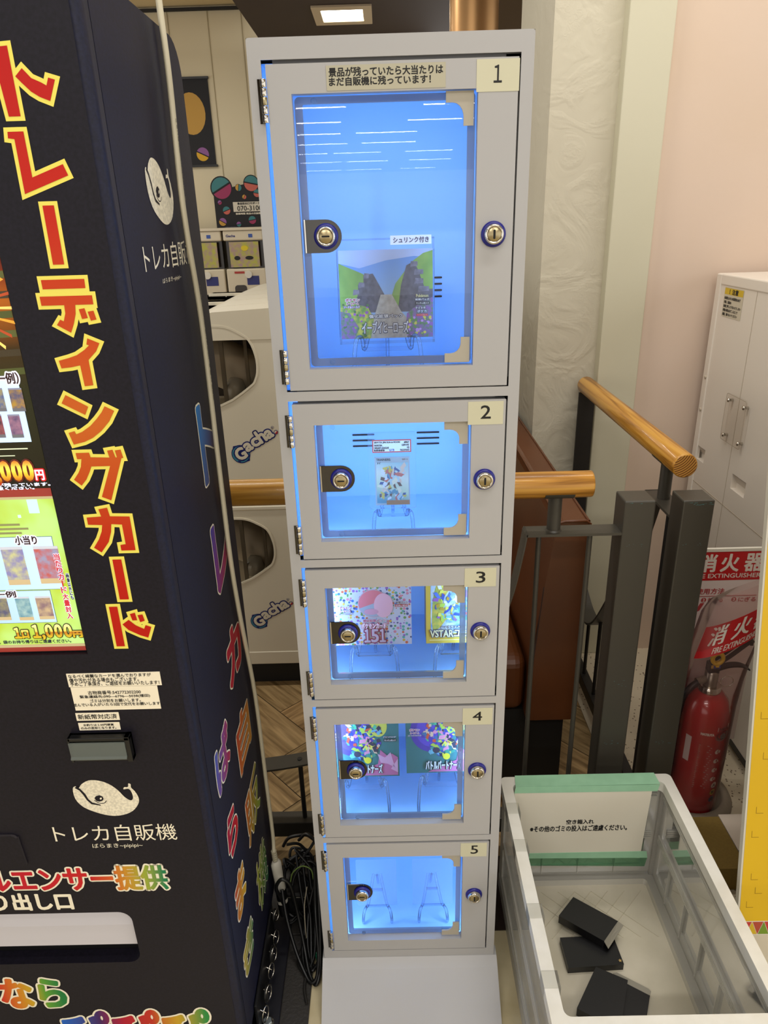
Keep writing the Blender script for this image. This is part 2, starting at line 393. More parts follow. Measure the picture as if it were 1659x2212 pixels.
C11 = (-0.4595, 1.3298, -0.4432, 1.3586)
C12 = (-0.4676, 1.2966, -0.4530, 1.3262)
C13 = (-0.4791, 1.3304, -0.4666, 1.3591)
C14 = (-0.4869, 1.2972, -0.4755, 1.3268)
S_TO = (1.0661, 1.1419, 1.1680, 1.2776)
S_RE = (1.0586, 0.9462, 1.1771, 1.0745)
S_KA = (1.0576, 0.7510, 1.1787, 0.8578)
S_JI = (1.0479, 0.5583, 1.1747, 0.6791)
S_HAN = (1.0406, 0.3785, 1.1828, 0.5054)
S_KI = (1.0539, 0.1723, 1.1798, 0.3140)
S_BA = (0.9028, 0.6483, 1.0145, 0.7453)
S_RA = (0.9103, 0.4911, 0.9989, 0.5842)
S_MA = (0.9067, 0.3443, 0.9960, 0.4401)
S_KI2 = (0.9004, 0.1963, 1.0056, 0.2831)
S_WHALE = (0.9839, 1.5370, 1.0989, 1.6162)
S_NAME = (0.9296, 1.4807, 1.1720, 1.5143)
S_SUB = (0.9947, 1.4624, 1.0877, 1.4698)
N1 = (0.1223, 1.6813, 0.1764, 1.7171)
G1 = (0.1442, 1.6912, 0.1541, 1.7103)
N2 = (0.1191, 1.2454, 0.1719, 1.2808)
G2 = (0.1383, 1.2546, 0.1531, 1.2746)
N3 = (0.1184, 0.9694, 0.1702, 1.0038)
G3 = (0.1373, 0.9769, 0.1524, 0.9972)
N4 = (0.1194, 0.6878, 0.1729, 0.7241)
G4 = (0.1376, 0.6970, 0.1541, 0.7161)
N5 = (0.1201, 0.3660, 0.1715, 0.4014)
G5 = (0.1400, 0.3736, 0.1542, 0.3950)
NOTICE = (-0.0675, 1.6878, 0.0833, 1.7155)
NO1 = (-0.0641, 1.7031, 0.0798, 1.7129)
NO2 = (-0.0642, 1.6929, 0.0643, 1.7023)
PT1 = (0.3907, 0.2173, 0.4544, 0.2306)
PT2 = (0.3075, 0.1950, 0.5338, 0.2130)
# ------------------------------------------------------------------ materials
PAINT = mat('locker_paint', 'aaa9a9', .32, spec=.5)
LINER = mat('blue_glow_liner', (.46, .70, 1.0), .5)  # white liner; the blue LED glow is put into its base colour
DARK = mat('dark_gap', '0a0a0c', .8)
CHROME = mat('chrome', 'cfcac0', .12, 1.)
MIRROR = mat('mirror_chrome', '4c4a47', .05, 1.)  # darkened base colour stands in for dark reflections on the lock plates
BRASSY = mat('satin_nickel', 'a89a78', .28, 1.)
BLUE = mat('blue_plastic', '15157a', .35)
CREAM = mat('cream_plastic', 'aaa394', .45)
TAPE = mat('cream_label', 'c6c3a8', .35)
INK = mat('black_ink', '0c0b0b', .6)
WHITE = mat('white_plastic', 'd9d4c6', .35)
BLACKP = mat('black_plastic', '0d0d0e', .4)
WRAP = mat('black_wrap_film', '100e17', .5, spec=.25, noise=(220, '191622', .8))
WRAPN = mat('navy_wrap_film', '0e0f22', .5, spec=.3, noise=(260, '171a33', .8))
ACRYL = clear('acrylic_pane', (.98, .985, 1), .34, .01)
EDGE = clear('acrylic_edge', (.8, .82, .86), .25, .06, .62, 'aeb2b8')
STANDM = clear('clear_stand', (.90, .95, 1), .24, .06, .10, 'cfe4ff')
SHRINK = clear('shrink_film', (.98, .985, 1), .12, .10, .03, 'e6f0ff')

# ------------------------------------------------------------------ room shell
def plank_floor():
    """herringbone wood: 0.16 x 0.64 m boards, one colour step per board"""
    m = bpy.data.materials.new('herringbone_wood'); m.use_nodes = True; nt = m.node_tree; b = nt.nodes['Principled BSDF']
    ge = nt.nodes.new('ShaderNodeNewGeometry'); uv = nt.nodes.new('ShaderNodeUVMap')
    mp = nt.nodes.new('ShaderNodeMapping'); mp.inputs['Scale'].default_value = (2.2, 26, 1)
    n = nt.nodes.new('ShaderNodeTexNoise'); n.inputs['Scale'].default_value = 2.2; n.inputs['Detail'].default_value = 9; n.inputs['Distortion'].default_value = .6
    n.noise_dimensions = '4D'
    cr = nt.nodes.new('ShaderNodeValToRGB'); e = cr.color_ramp.elements
    e[0].position = .33; e[0].color = hx('78603c'); e[1].position = .68; e[1].color = hx('cdb183')
    cr2 = nt.nodes.new('ShaderNodeValToRGB'); e = cr2.color_ramp.elements
    e[0].color = hx('b5b09a'); e[1].color = hx('d2b286')
    mx = nt.nodes.new('ShaderNodeMix'); mx.data_type = 'RGBA'; mx.blend_type = 'MULTIPLY'; mx.inputs[0].default_value = .55
    ml = nt.nodes.new('ShaderNodeMath'); ml.operation = 'MULTIPLY'; ml.inputs[1].default_value = 40
    L = nt.links.new
    L(uv.outputs[0], mp.inputs[0]); L(mp.outputs[0], n.inputs['Vector']); L(ge.outputs['Random Per Island'], ml.inputs[0]); L(ml.outputs[0], n.inputs['W'])
    L(n.outputs['Fac'], cr.inputs[0]); L(ge.outputs['Random Per Island'], cr2.inputs[0])
    L(cr.outputs[0], mx.inputs[6]); L(cr2.outputs[0], mx.inputs[7]); L(mx.outputs[2], b.inputs['Base Color'])
    b.inputs['Roughness'].default_value = .42
    mb = MB(); dk = mat('board_joint', '2b2115', .9)
    mb.add([(-6, 1.0, -.002), (.75, 1.0, -.002), (.75, 9, -.002), (-6, 9, -.002)], [(0, 1, 2, 3)], dk)
    W, Lg = .183, .732; uvs = []; ca, sa = math.cos(R(43)), math.sin(R(43)); g = .0012
    for i in range(-40, 41):
        for j in range(-14, 15):
            for k in (0, 1):
                x0 = i * W + j * 2 * 0 ; y0 = 0
                # diagonal staircase of horizontal and vertical boards
                if k == 0: ax, ay, bx, by = i * W + j * 2 * Lg, i * W, i * W + j * 2 * Lg + Lg, i * W + W
                else: ax, ay, bx, by = i * W + j * 2 * Lg - W + 0, i * W + 0, i * W + j * 2 * Lg, i * W + Lg
                if k: ax, ay, bx, by = ax, ay + 0, bx, by
                P = [(ax + g, ay + g), (bx - g, ay + g), (bx - g, by - g), (ax + g, by - g)]
                Q = [(-.268 + p[0] * ca - p[1] * sa, 1.834 + p[0] * sa + p[1] * ca) for p in P]
                cx = sum(q[0] for q in Q) / 4; cy = sum(q[1] for q in Q) / 4
                if not (-3.6 < cx < .9 and .7 < cy < 8): continue
                # clip the board to the wooden zone
                poly = Q; U = [(p[0], p[1]) if k == 0 else (p[1], p[0]) for p in P]; pp = [q + u for q, u in zip(Q, U)]
                for ins, cut in ((lambda q: q[1] - 1.166, 0), (lambda q: .619 - q[0], 0)):
                    o = []
                    for a in range(len(pp)):
                        s_, t_ = pp[a - 1], pp[a]; ds, dt = ins(s_), ins(t_)
                        if (ds >= 0) != (dt >= 0): o.append(tuple(s_[c] + (t_[c] - s_[c]) * ds / (ds - dt) for c in range(4)))
                        if dt >= 0: o.append(t_)
                    pp = o
                    if not pp: break
                if len(pp) < 3: continue
                mb.add([(q[0], q[1], 0) for q in pp], [list(range(len(pp)))], m); uvs += [(q[2], q[3]) for q in pp]
    ob = mb.build('floor', recalc=False)
    lay = ob.data.uv_layers.new(name='UVMap')
    for p in ob.data.polygons:
        for li in p.loop_indices:
            vi = ob.data.loops[li].vertex_index
            lay.data[li].uv = uvs[vi - 4] if vi >= 4 else (0, 0)
    return struct(ob)
plank_floor()
TILE = mat('beige_stone_tile', 'd2c5a2', .25, noise=(9, 'b3a47e', .7, 8))
struct(MB().add([(-6, -14, 0), (4, -14, 0), (4, 1.165, 0), (-6, 1.165, 0)], [(0, 1, 2, 3)], TILE).build('floor', recalc=False))
def terrazzo():
    m = mat('speckled_terrazzo', 'c9bba0', .4); nt = m.node_tree; b = nt.nodes['Principled BSDF']
    tc = nt.nodes.new('ShaderNodeTexCoord'); vo = nt.nodes.new('ShaderNodeTexVoronoi'); vo.inputs['Scale'].default_value = 75
    cr = nt.nodes.new('ShaderNodeValToRGB'); e = cr.color_ramp.elements
    e[0].position = .16; e[0].color = hx('6d5c48'); e[1].position = .24; e[1].color = hx('cdbfa5')
    nt.links.new(tc.outputs['Object'], vo.inputs['Vector']); nt.links.new(vo.outputs['Distance'], cr.inputs[0]); nt.links.new(cr.outputs[0], b.inputs['Base Color'])
    return m
struct(MB().add([(.62, 1.165, 0), (4, 1.165, 0), (4, 9, 0), (.62, 9, 0)], [(0, 1, 2, 3)], terrazzo()).build('floor', recalc=False))
CARPET = mat('brown_edging', '2c1a13', .9, noise=(90, '22140e', .9))
struct(MB().box((-.2, 1.155, 0), (.62, 1.36, .004), CARPET).build('trim_1'))
PINK = mat('pink_wall_paint', 'd4bfae', .75, noise=(1.2, 'd0b9a2', .8), bump=(30, .08, .002))
PLASTER = mat('trowelled_plaster', 'c8c1ac', .85, noise=(2, 'c0b8a4', .8))
def plaster_bump(m):
    nt = m.node_tree; b = nt.nodes['Principled BSDF']; tc = nt.nodes.new('ShaderNodeTexCoord')
    a = nt.nodes.new('ShaderNodeTexNoise'); a.inputs['Scale'].default_value = 7; a.inputs['Detail'].default_value = 2; a.inputs['Distortion'].default_value = 2.5
    c = nt.nodes.new('ShaderNodeTexNoise'); c.inputs['Scale'].default_value = 90; c.inputs['Detail'].default_value = 4; c.inputs['Distortion'].default_value = 1.2
    r = nt.nodes.new('ShaderNodeValToRGB'); e = r.color_ramp.elements; e[0].position = .40; e[1].position = .62
    mu = nt.nodes.new('ShaderNodeMath'); mu.operation = 'MULTIPLY'; mu.inputs[1].default_value = .55
    ad = nt.nodes.new('ShaderNodeMath'); ad.operation = 'MULTIPLY_ADD'
    bp = nt.nodes.new('ShaderNodeBump'); bp.inputs['Strength'].default_value = .20; bp.inputs['Distance'].default_value = .006
    L = nt.links.new
    L(tc.outputs['Object'], a.inputs['Vector']); L(tc.outputs['Object'], c.inputs['Vector']); L(a.outputs['Fac'], r.inputs[0]); L(r.outputs[0], mu.inputs[0])
    L(c.outputs['Fac'], ad.inputs[0]); L(r.outputs[0], ad.inputs[1]); L(mu.outputs[0], ad.inputs[2]); L(ad.outputs[0], bp.inputs['Height']); L(bp.outputs[0], b.inputs['Normal'])
plaster_bump(PLASTER)
struct(MB().box((.80, 2.30, 0), (3.6, 2.40, 3.1), PINK).build('wall_right'))
struct(MB().box((.676, 2.275, 0), (.803, 2.40, 3.1), mat('cream_board', 'c9c4ac', .6, noise=(1.5, 'c2bca2', .6)), bev=.003).build('trim_2'))
struct(MB().box((.484, 2.32, 0), (.70, 2.85, 3.1), PLASTER).build('wall_center'))
struct(MB().box((.50, 5.2, 0), (3.4, 5.3, 3.4), mat('brown_plaster', '66543c', .8, bump=(14, .5, .01))).build('wall_rear'))
CREAMW = mat('cream_panel_wall', 'cfc3a4', .6)
wb = MB().box((-6, 8.0, 0), (.49, 8.1, 3.50), CREAMW)
for x in (-2.62, -2.0, -1.62, -1.3): wb.box((x, 7.996, 0), (x + .008, 8, 3.43), mat('panel_joint', '9c8f70', .8))
struct(wb.build('wall_back'))
struct(MB().box((-6, 7.97, 3.40), (-1.0, 8.0, 3.425), mat('dark_cornice', '17130f', .6)).build('trim_3'))
struct(MB().box((-6, 2.0, 3.44), (-1.08, 8.0, 3.5), mat('cream_ceiling', 'd6c398', .8)).build('ceiling'))
DCEIL = mat('dark_brown_ceiling', '35251f', .7)
struct(MB().box((-1.1, 2.6, 3.1), (3.6, 8.0, 3.2), DCEIL).build('ceiling'))
struct(MB().box((-6, -26, 3.1), (4, 2.6, 3.2), mat('shop_ceiling', '8a7a62', .8)).build('ceiling'))
# recessed ceiling light
t = thing('ceiling_light', 'square recessed ceiling light glowing white in the dark brown ceiling', 'ceiling light', (-.285, 6.93, 3.1))
fr = MB().prism(rrect(-.53, 6.66, -.05, 7.22, .01), FZ(3.085), 0, .014, mat('light_trim', 'c9b79a', .5), holes=[rrect(-.46, 6.76, -.12, 7.12, .01)][:1])
fr.build('frame', t)
MB().box((-.455, 6.765, 3.092), (-.125, 7.115, 3.098), mat('lamp_glow', (1, .95, .75), .5, emit=14)).build('diffuser', t)
# metal pillar behind
t = MB().lathe([(.13, 0), (.13, 3.1)], (.51, 4.5, 0), (0, 0, 1), mat('satin_copper', 'c89b68', .35, .75), n=40).build('round_pillar', o=(0, 0, 0))
tag(t, 'shiny copper coloured round pillar rising behind the top of the locker', 'pillar')
# black wall banner
t = thing('wall_banner', 'black hanging banner with yellow and teal balls on the far cream wall', 'banner', (-1.79, 7.98, 2.10))
BK = mat('banner_black', '0b0a10', .7)
b = MB().box((-2.30, 7.985, 2.09), (-1.675, 7.99, 2.85), BK)
fn = FY(7.985)
TEAL, MUST, YEL, MAUVE, CRIM, SALM = [mat('print_' + n, c, .6) for n, c in (('teal', '2f6f72'), ('mustard', 'b58a34'), ('yellow', 'c99a10'), ('mauve', '84508a'), ('crimson', '8d2450'), ('salmon', 'b4574a'))]
b.prism([(-1.93 + .0 + p[0], p[1]) for p in ell(.06, 2.55, .14, .185, 24, 0, 360)], fn, .001, .001, MUST)
b.prism(ell(-2.03, 2.64, .12, .12, 24), fn, .0006, .0006, TEAL)
def ball(mb, x, z, r, fn, d, c1, c2, rim, ang):
    if rim: mb.prism(ell(x, z, r * 1.12), fn, d, d, rim)
    mb.prism(ell(x, z, r, n=16, a0=ang + 5, a1=ang + 175), fn, d + .001, d + .001, c1); mb.prism(ell(x, z, r, n=16, a0=ang + 185, a1=ang + 355), fn, d + .001, d + .001, c2)
ball(b, -1.80, 2.19, .062, fn, .001, MAUVE, YEL, None, -25)
b.build('cloth', t)
MB().box((-2.31, 7.97, 2.845), (-1.665, 7.995, 2.865), BLACKP).build('rod', t)
MB().box((-2.31, 7.97, 2.075), (-1.66, 7.995, 2.095), BLACKP).build('rod', t)
# capsule machines far back and the sign on top of them
BGW = mat('background_machine_white', 'd2c7ae', .4); DKW = mat('dark_window', '2b2119', .2)
proto = None
for i in range(4):
    x = -1.98 + .405 * i - (.41 if i == 3 else 0) * 0
    if i == 0: x = -1.985
    o = (x + .19, 7.6, .80)
    lab = ['small white capsule machine at the far wall showing a pink and yellow picture card', 'small white capsule machine at the far wall showing a pale card with yellow blob', 'small white capsule machine at the far wall half hidden by the locker edge', ''][i]
    if i == 3: continue
    t = thing('capsule_machine', lab, 'capsule machine', o, 'row of small capsule machines at the far wall')
    bd = MB().box((x, 7.45, .80), (x + .39, 7.8, 1.12), BGW, .012).box((x, 7.45, 1.38), (x + .39, 7.8, 1.475), BGW, .012).box((x + .01, 7.52, 1.12), (x + .38, 7.8, 1.38), DKW)
    f2 = FY(7.449)
    bd.prism(rrect(x + .07, .865, x + .19, .965, .03), f2, 0, .002, DKW); bd.prism(rrect(x + .2, .965, x + .32, 1.05, .004), f2, 0, .002, mat('navy_print', '2a2f6e', .5))
    bd.prism(rrect(x + .08, 1.075, x + .18, 1.095, .003), f2, 0, .002, mat('red_print', 'a8352c', .5)); bd.prism(ell(x + .22, 1.065, .035), f2, 0, .02, WHITE)
    bd.text('Gacha', (x + .03, 1.415, x + .12, 1.437), f2, .001, mat('navy_print', '2a2f6e', .5), .001); bd.prism(rrect(x + .25, 1.408, x + .29, 1.44, .003), f2, 0, .002, mat('blue_print', '34539e', .5))
    bd.build('body', t)
    cd = MB().box((x + .05, 7.46, 1.135), (x + .34, 7.465, 1.37), mat('picture_card', ['a68a86', 'c8c6c0', '7d84a0'][i], .5, noise=(26, ['b0b03f', '8f8f88', '6f4f3c'][i], .9, 3)))
    if i == 1: cd.prism(ell(x + .2, 1.31, .035, .025), FY(7.459), .001, .001, mat('yellow_blob', 'd6c21c', .5)); cd.prism(ell(x + .12, 1.22, .03, .02), FY(7.459), .001, .001, INK); cd.prism(ell(x + .24, 1.22, .04, .018), FY(7.459), .001, .001, INK)
    cd.build('picture_card', t)
tag(MB().box((-2.7, 7.42, 0), (.2, 7.85, .797), mat('low_display_base', '241d18', .6), .01).box((-2.7, 7.44, 1.476), (.2, 7.9, 1.50), BGW).build('machine_rack', o=(0, 0, 0)), 'dark low rack carrying the row of small capsule machines at the far wall', 'rack')
t = thing('phone_sign', 'black cut out sign with coloured balls and a phone number above far machines', 'sign', (-1.45, 7.75, 1.50))
sg = MB(); fn = FY(7.745)
sg.prism([(-1.685, 1.50), (-.9, 1.50), (-.9, 1.87), (-1.02, 1.93), (-1.2, 1.93), (-1.45, 1.88), (-1.685, 1.84)], fn, -.01, 0, BK)
for x, z, r, c1, c2, a in ((-1.60, 1.865, .098, TEAL, CRIM, 28), (-1.30, 1.90, .07, TEAL, SALM, -12), (-1.43, 1.865, .03, MUST, TEAL, 80), (-1.10, 1.89, .075, MAUVE, MUST, 30)): ball(sg, x, z, r, fn, .001, c1, c2, BK, a)
for x, z, r, c1, c2, a in ((-1.57, 1.66, .037, TEAL, SALM, 20), (-1.63, 1.735, .02, MAUVE, CRIM, 30), (-1.62, 1.555, .037, MAUVE, MUST, -30), (-1.46, 1.53, .023, MAUVE, TEAL, 10), (-1.32, 1.565, .037, TEAL, CRIM, 10), (-1.25, 1.81, .035, TEAL, SALM, -10), (-1.38, 1.78, .02, MUST, SALM, 60)): ball(sg, x, z, r, fn, .002, c1, c2, None, a)
sg.build('board', t)
MB().box((-1.50, 7.742, 1.645), (-1.0, 7.7405, 1.735), mat('label_paper', 'c7bfae', .6)).text('景品取出口サポートダイヤル', (-1.455, 1.71, -1.13, 1.73), FY(7.7405), .001, INK, .001).text('070-3100-35', (-1.46, 1.654, -1.13, 1.698), FY(7.7405), .001, INK, .001).text('営業時間 商品の交換等は承れません', (-1.48, 1.618, -1.08, 1.635), FY(7.743), .002, mat('label_paper', 'c7bfae', .6), .001).build('label', t)
MB().box((-1.60, 7.70, 1.50), (-1.44, 7.742, 1.506), ACRYL).build('foot', t)
# ------------------------------------------------------------------ the prize locker
LO = (.0143, 1.19, 0.)
YD, X0, X1 = 1.0393, -.1657, .1943
ZT = {'top': 1.7478, 'bot': .0816}
DZ = [(1.721, 1.3033), (1.2854, 1.0263), (1.0087, .7492), (.731, .4227), (.4062, .1029)]
WZ = [(1.6856, 1.3351), (1.2507, 1.0573), (.9727, .7807), (.6939, .4533), (.3689, .1325)]
DX0, DX1, WX0, WX1 = -.1485, .1755, -.1131, .1248
locker = thing('prize_locker', 'tall light grey steel prize locker with five numbered clear fronted doors glowing blue', 'locker', LO)
b = MB(); fy = FY(YD)
b.prism(rrect(X0, ZT['bot'], X1, ZT['top'], .003, 2), fy, 0, -.002, PAINT, holes=[[(DX0 - .0005, z1 - .001), (DX1 + .0025, z1 - .001), (DX1 + .0025, z0 + .0028), (DX0 - .0005, z0 + .0028)] for z0, z1 in DZ])
b.box((X0, YD + .002, ZT['bot']), (X0 + .012, 1.335, ZT['top']), PAINT).box((X1 - .012, YD + .002, ZT['bot']), (X1, 1.335, ZT['top']), PAINT)
b.box((X0, YD + .002, ZT['top'] - .02), (X1, 1.335, ZT['top']), PAINT).box((X0, YD + .002, ZT['bot']), (X1, 1.335, ZT['bot'] + .012), PAINT).box((X0, 1.332, ZT['bot']), (X1, 1.337, ZT['top']), PAINT)
for (z0, z1) in DZ:   # door stops: right, top and bottom only, so light leaks at the hinge side
    b.box((DX1 - .014, 1.0562, z1 - .004), (DX1 + .012, 1.0610, z0 + .004), PAINT).box((DX0 + .012, 1.0562, z0 - .008), (DX1 + .01, 1.0610, z0 + .012), PAINT).box((DX0 + .012, 1.0562, z1 - .010), (DX1 + .01, 1.0610, z1 + .010), PAINT)
b.build('cabinet', locker)
# sloping white apron at the foot
ap = MB(); pr = [(YD - .001, .0816), (1.02, .070), (.985, .040), (.945, .006), (.935, 0), (1.06, 0), (1.06, .0816)]
ap.loft([[(X0 - .004 - .0 * k, y, z) for y, z in pr] if k == 0 else [(X1 + .006, y, z) for y, z in pr] for k in (0, 1)], PAINT, sm=False)
ap.box((X0 + .02, 1.06, 0), (X1 - .02, 1.30, .08), PAINT)
ap.build('foot_apron', locker)
locks = [((.1491, 1.5123), (-.0792, 1.5156)), ((.1461, 1.1582), (-.0764, 1.1615)), ((.1464, .8847), (-.0788, .8808)), ((.1478, .5841), (-.0782, .5817)), ((.1486, .2622), (-.0787, .2626))]
NUM = [(N1, G1), (N2, G2), (N3, G3), (N4, G4), (N5, G5)]
LED = mat('led_strip', (.30, .60, 1.0), .5, emit=1.5)
GLOWC = (.36, .62, 1.0)
def lock_bm(c, y, ring, keyslot):
    """round cylinder lock facing the viewer at plane y"""
    mb = MB(); ax = (0, -1, 0); p = (c[0], y, c[1])
    mb.lathe([(.0168, 0), (.0168, .0025), (.0150, .0045), (.0125, .0045)], p, ax, BLUE, 32)
    mb.lathe([(.0130, .003), (.0130, .010), (.0120, .0118), (.0100, .0118), (.0095, .0102), (0, .0102)], p, ax, CHROME, 32)
    mb.lathe([(.0092, .0100), (.0092, .0112), (.0085, .0118), (0, .0118)], p, ax, BRASSY, 28)
    r = rrect(c[0] - .0015, c[1] - .006, c[0] + .0015, c[1] + .006, .0012, 3) if keyslot else rrect(c[0] - .0055, c[1] - .0011, c[0] + .0055, c[1] + .0011, .001, 3)
    mb.prism(r, FY(y - .0118), .0001, .0004, DARK)
    return mb
for k in range(5):
    dz0, dz1 = DZ[k]; wz0, wz1 = WZ[k]; zt, zb = dz0 - .001, dz1 + .001
    # lit inner box of the compartment
    c = MB(); xa, xb, ya, yb_ = -.152, .181, 1.0615, 1.331
    ceil = zt + .003; flo = zb - .004
    if k == 0: ceil = 1.7235
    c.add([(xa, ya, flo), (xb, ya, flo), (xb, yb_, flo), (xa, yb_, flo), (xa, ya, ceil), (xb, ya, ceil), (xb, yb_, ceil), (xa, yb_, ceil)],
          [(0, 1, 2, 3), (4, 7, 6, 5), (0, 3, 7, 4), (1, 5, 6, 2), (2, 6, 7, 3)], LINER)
    if k == 0: slots = [(.088, .102, 1.435 - .0108 * i) for i in range(4)]
    elif k == 1: slots = [(-.071, -.028, 1.1485 - .0113 * i) for i in range(3)] + [(.0538, .0977, 1.150 - .0113 * i) for i in range(3)]
    else: slots = []
    for u0, u1, zz in slots: c.prism(rrect(u0, zz, u1, zz + .0032, .0015, 3), FY(1.330), 0, .0008, DARK)
    c.build('compartment', locker, recalc=False)
    h = ceil - flo
    for sx_ in (-1, 1):   # upright light strips hidden behind the door frame
        xs_ = DX0 + .022 if sx_ < 0 else xb - .030
        MB().box((xs_ - .003, 1.0625, flo + .01), (xs_ + .003, 1.0705, ceil - .01), LED).build('led_strip', locker)
        area('compartment_light', (xs_ - sx_ * .006, 1.074, (flo + ceil) / 2), .012, h * .92, .46 * h / .3 * (.62, 1, .9, .9, .75)[k], GLOWC, (R(90), 0, R(sx_ * 52)))
    # door panel
    d = MB(); dl = DX0 + .0048
    d.prism([(dl, zb), (DX1, zb), (DX1, zt - .001), (dl, zt - .001)], FY(YD - .0004), 0, -.016, PAINT, holes=[[(WX0, wz1), (WX1, wz1), (WX1, wz0), (WX0, wz0)]])
    door = d.build('door', locker, bevel=.0012)
    # inner acrylic window: grey rim and pane
    rim = 0.0105
    MB().prism(rrect(WX0 + .0015, wz1 + .0015, WX1 - .0015, wz0 - .0015, .006), FY(YD + .0145), 0, -.004, EDGE,
               holes=[rrect(WX0 + rim + .001, wz1 + rim + .002, WX1 - rim - .001, wz0 - (.010 if k == 0 else .004), .002, 2)]).build('window_rim', door, o=LO)
    MB().prism(rrect(WX0 + .003, wz1 + .003, WX1 - .003, wz0 - .003, .005), FY(YD + .013), 0, 0, ACRYL).build('window_pane', door, o=LO)
    lk, wl = locks[k]
    lock_bm(lk, YD - .0004, True, True).build('lock', door, o=LO)
    # chrome D plate with its own lock
    dp = MB(); cx, cz = wl; hh = .0215
    pl = [(WX0 + .006, cz - hh), (cx, cz - hh)] + ell(cx, cz, hh, n=16, a0=-90, a1=90)[1:] + [(WX0 + .006, cz + hh)]
    dp.prism(pl, FY(YD + .0105), 0, .0022, MIRROR); dp.box((WX0 + .004, YD + .008, cz - hh), (WX0 + .0062, YD + .014, cz + hh), CHROME)
    dp.build('lock_plate', door, o=LO, bevel=.0005)
    lock_bm(wl, YD + .0083, True, False).build('window_lock', door, o=LO)
    # corner brackets with a hollow inner edge
    s_, a_ = .036, .013
    for top in (True, False):
        xr = WX1 - .0045; zc = wz0 - .001 if top else wz1 + .0035; sg = -1 if top else 1
        hz = .040 if top else .036
        if k > 0 and top: hz = .036
        arc = [(xr - a_ - (s_ - a_) * .62 * (1 - math.sin(R(t))) * 1.0, zc + sg * (a_ + (hz - a_) * .62 * (1 - math.cos(R(t))))) for t in (0, 20, 40, 60, 80, 90)]
        pts = [(xr, zc), (xr - s_, zc), (xr - s_, zc + sg * a_)] + arc + [(xr - a_, zc + sg * hz), (xr, zc + sg * hz)]
        MB().prism(pts, FY(YD + .009), 0, .003, CREAM).build('corner_bracket', door, o=LO, bevel=.0008)
    for zz in ((wz0 - .007, wz1 + .0075) if k < 2 else ((wz0 - .002, wz1 + .0075) if k == 2 else (wz1 + .0075,))):
        MB().lathe([(.0038, 0), (.0038, .002), (.0022, .0034), (0, .0034)], ((-.086 + (.0 if zz > (wz0 + wz1) / 2 else .006)), YD + .013, zz), (0, -1, 0), STANDM, 16).build('clear_stud', door, o=LO)
    # hinges: knuckle barrels on the left edge
    for zz in (dz0 - .043, dz1 + .036):
        hg = MB(); x = DX0 + .0008
        hg.box((x - .0075, YD - .0008, zz - .025), (x - .001, YD + .0012, zz + .025), MIRROR)
        for q in range(5):
            z_ = zz - .025 + q * .01
            hg.lathe([(.0036, z_ + .0004), (.0040, z_ + .001), (.0040, z_ + .009), (.0036, z_ + .0096)], (x, YD - .003, 0), (0, 0, 1), CHROME if q != 2 else BRASSY, 14)
        hg.build('hinge', door, o=LO)
    n, g = NUM[k]
    MB().prism([(n[0], n[1]), (n[2], n[1]), (n[2], n[3]), (n[0], n[3])], FY(YD - .0006), 0, .0004, TAPE).text('１２３４５'[k] if k == 0 else str(k + 1), g, FY(YD - .0011), 0, INK, .0003).build('number_sticker', door, o=LO)
    if k == 0:
        r_ = NOTICE
        MB().prism([(r_[0], r_[1]), (r_[2], r_[1]), (r_[2], r_[3]), (r_[0], r_[3])], FY(YD - .0006), 0, .0004, mat('clear_label', 'b0ab95', .3)).text('景品が残っていたら大当たりは', NO1, FY(YD - .0011), 0, INK, .0003).text('まだ自販機に残っています！', NO2, FY(YD - .0011), 0, INK, .0003).build('notice_sticker', door, o=LO)

# ------------------------------------------------------------------ things inside the compartments
def easel(name, label, x, y, z, w, h, group='clear display stands in the locker'):
    """clear plastic easel: two curved legs with hooks, a rear prop and cross bars"""
    t = thing(name, label, 'display stand', (x, y, z), group)
    for s_ in (-1, 1):
        f = MB()
        f.tube(smooth([(x + s_ * w * .5, y - .028, z + .0035), (x + s_ * w * .5, y - .030, z + h * .5), (x + s_ * w * .46, y - .026, z + h), (x + s_ * w * .38, y - .014, z + h * 1.02), (x + s_ * w * .36, y - .004, z + h * .72), (x + s_ * w * .30, y + .004, z + h * .95), (x + s_ * w * .12, y + .03, z + h * 2.3)], 5), .0032, STANDM, 8)
        f.build('leg', t)
    MB().box((x - w * .36, y - .006, z + h * .66), (x + w * .36, y - .002, z + h * .76), STANDM).build('cross_bar', t)
    MB().box((x - w * .2, y + .012, z + h * 1.4), (x + w * .2, y + .015, z + h * 1.6), STANDM).build('cross_bar', t)
    MB().tube([(x, y + .03, z + h * 2.2), (x, y + .075, z + .003)], .003, STANDM, 8).build('rear_prop', t)
    return t
def carton(name, label, x, y, z, w, h, dp, art, side, tilt=6):
    t = thing(name, label, 'card box', (x, y, z), None, (R(-tilt), 0, 0))
    m = MB().box((-w / 2, 0, 0), (w / 2, dp, h), side)
    f = FY(0.)
    art(m, lambda u, v, d=0.: (u * w - w / 2, -d, v * h), w, h)
    m.build('carton', t)
    return t
def P(m, pts, fn, d, mt): m.prism(pts, fn, d, d, mt)
def flat(h, **k): return mat('ink_' + h, h, .4, **k)
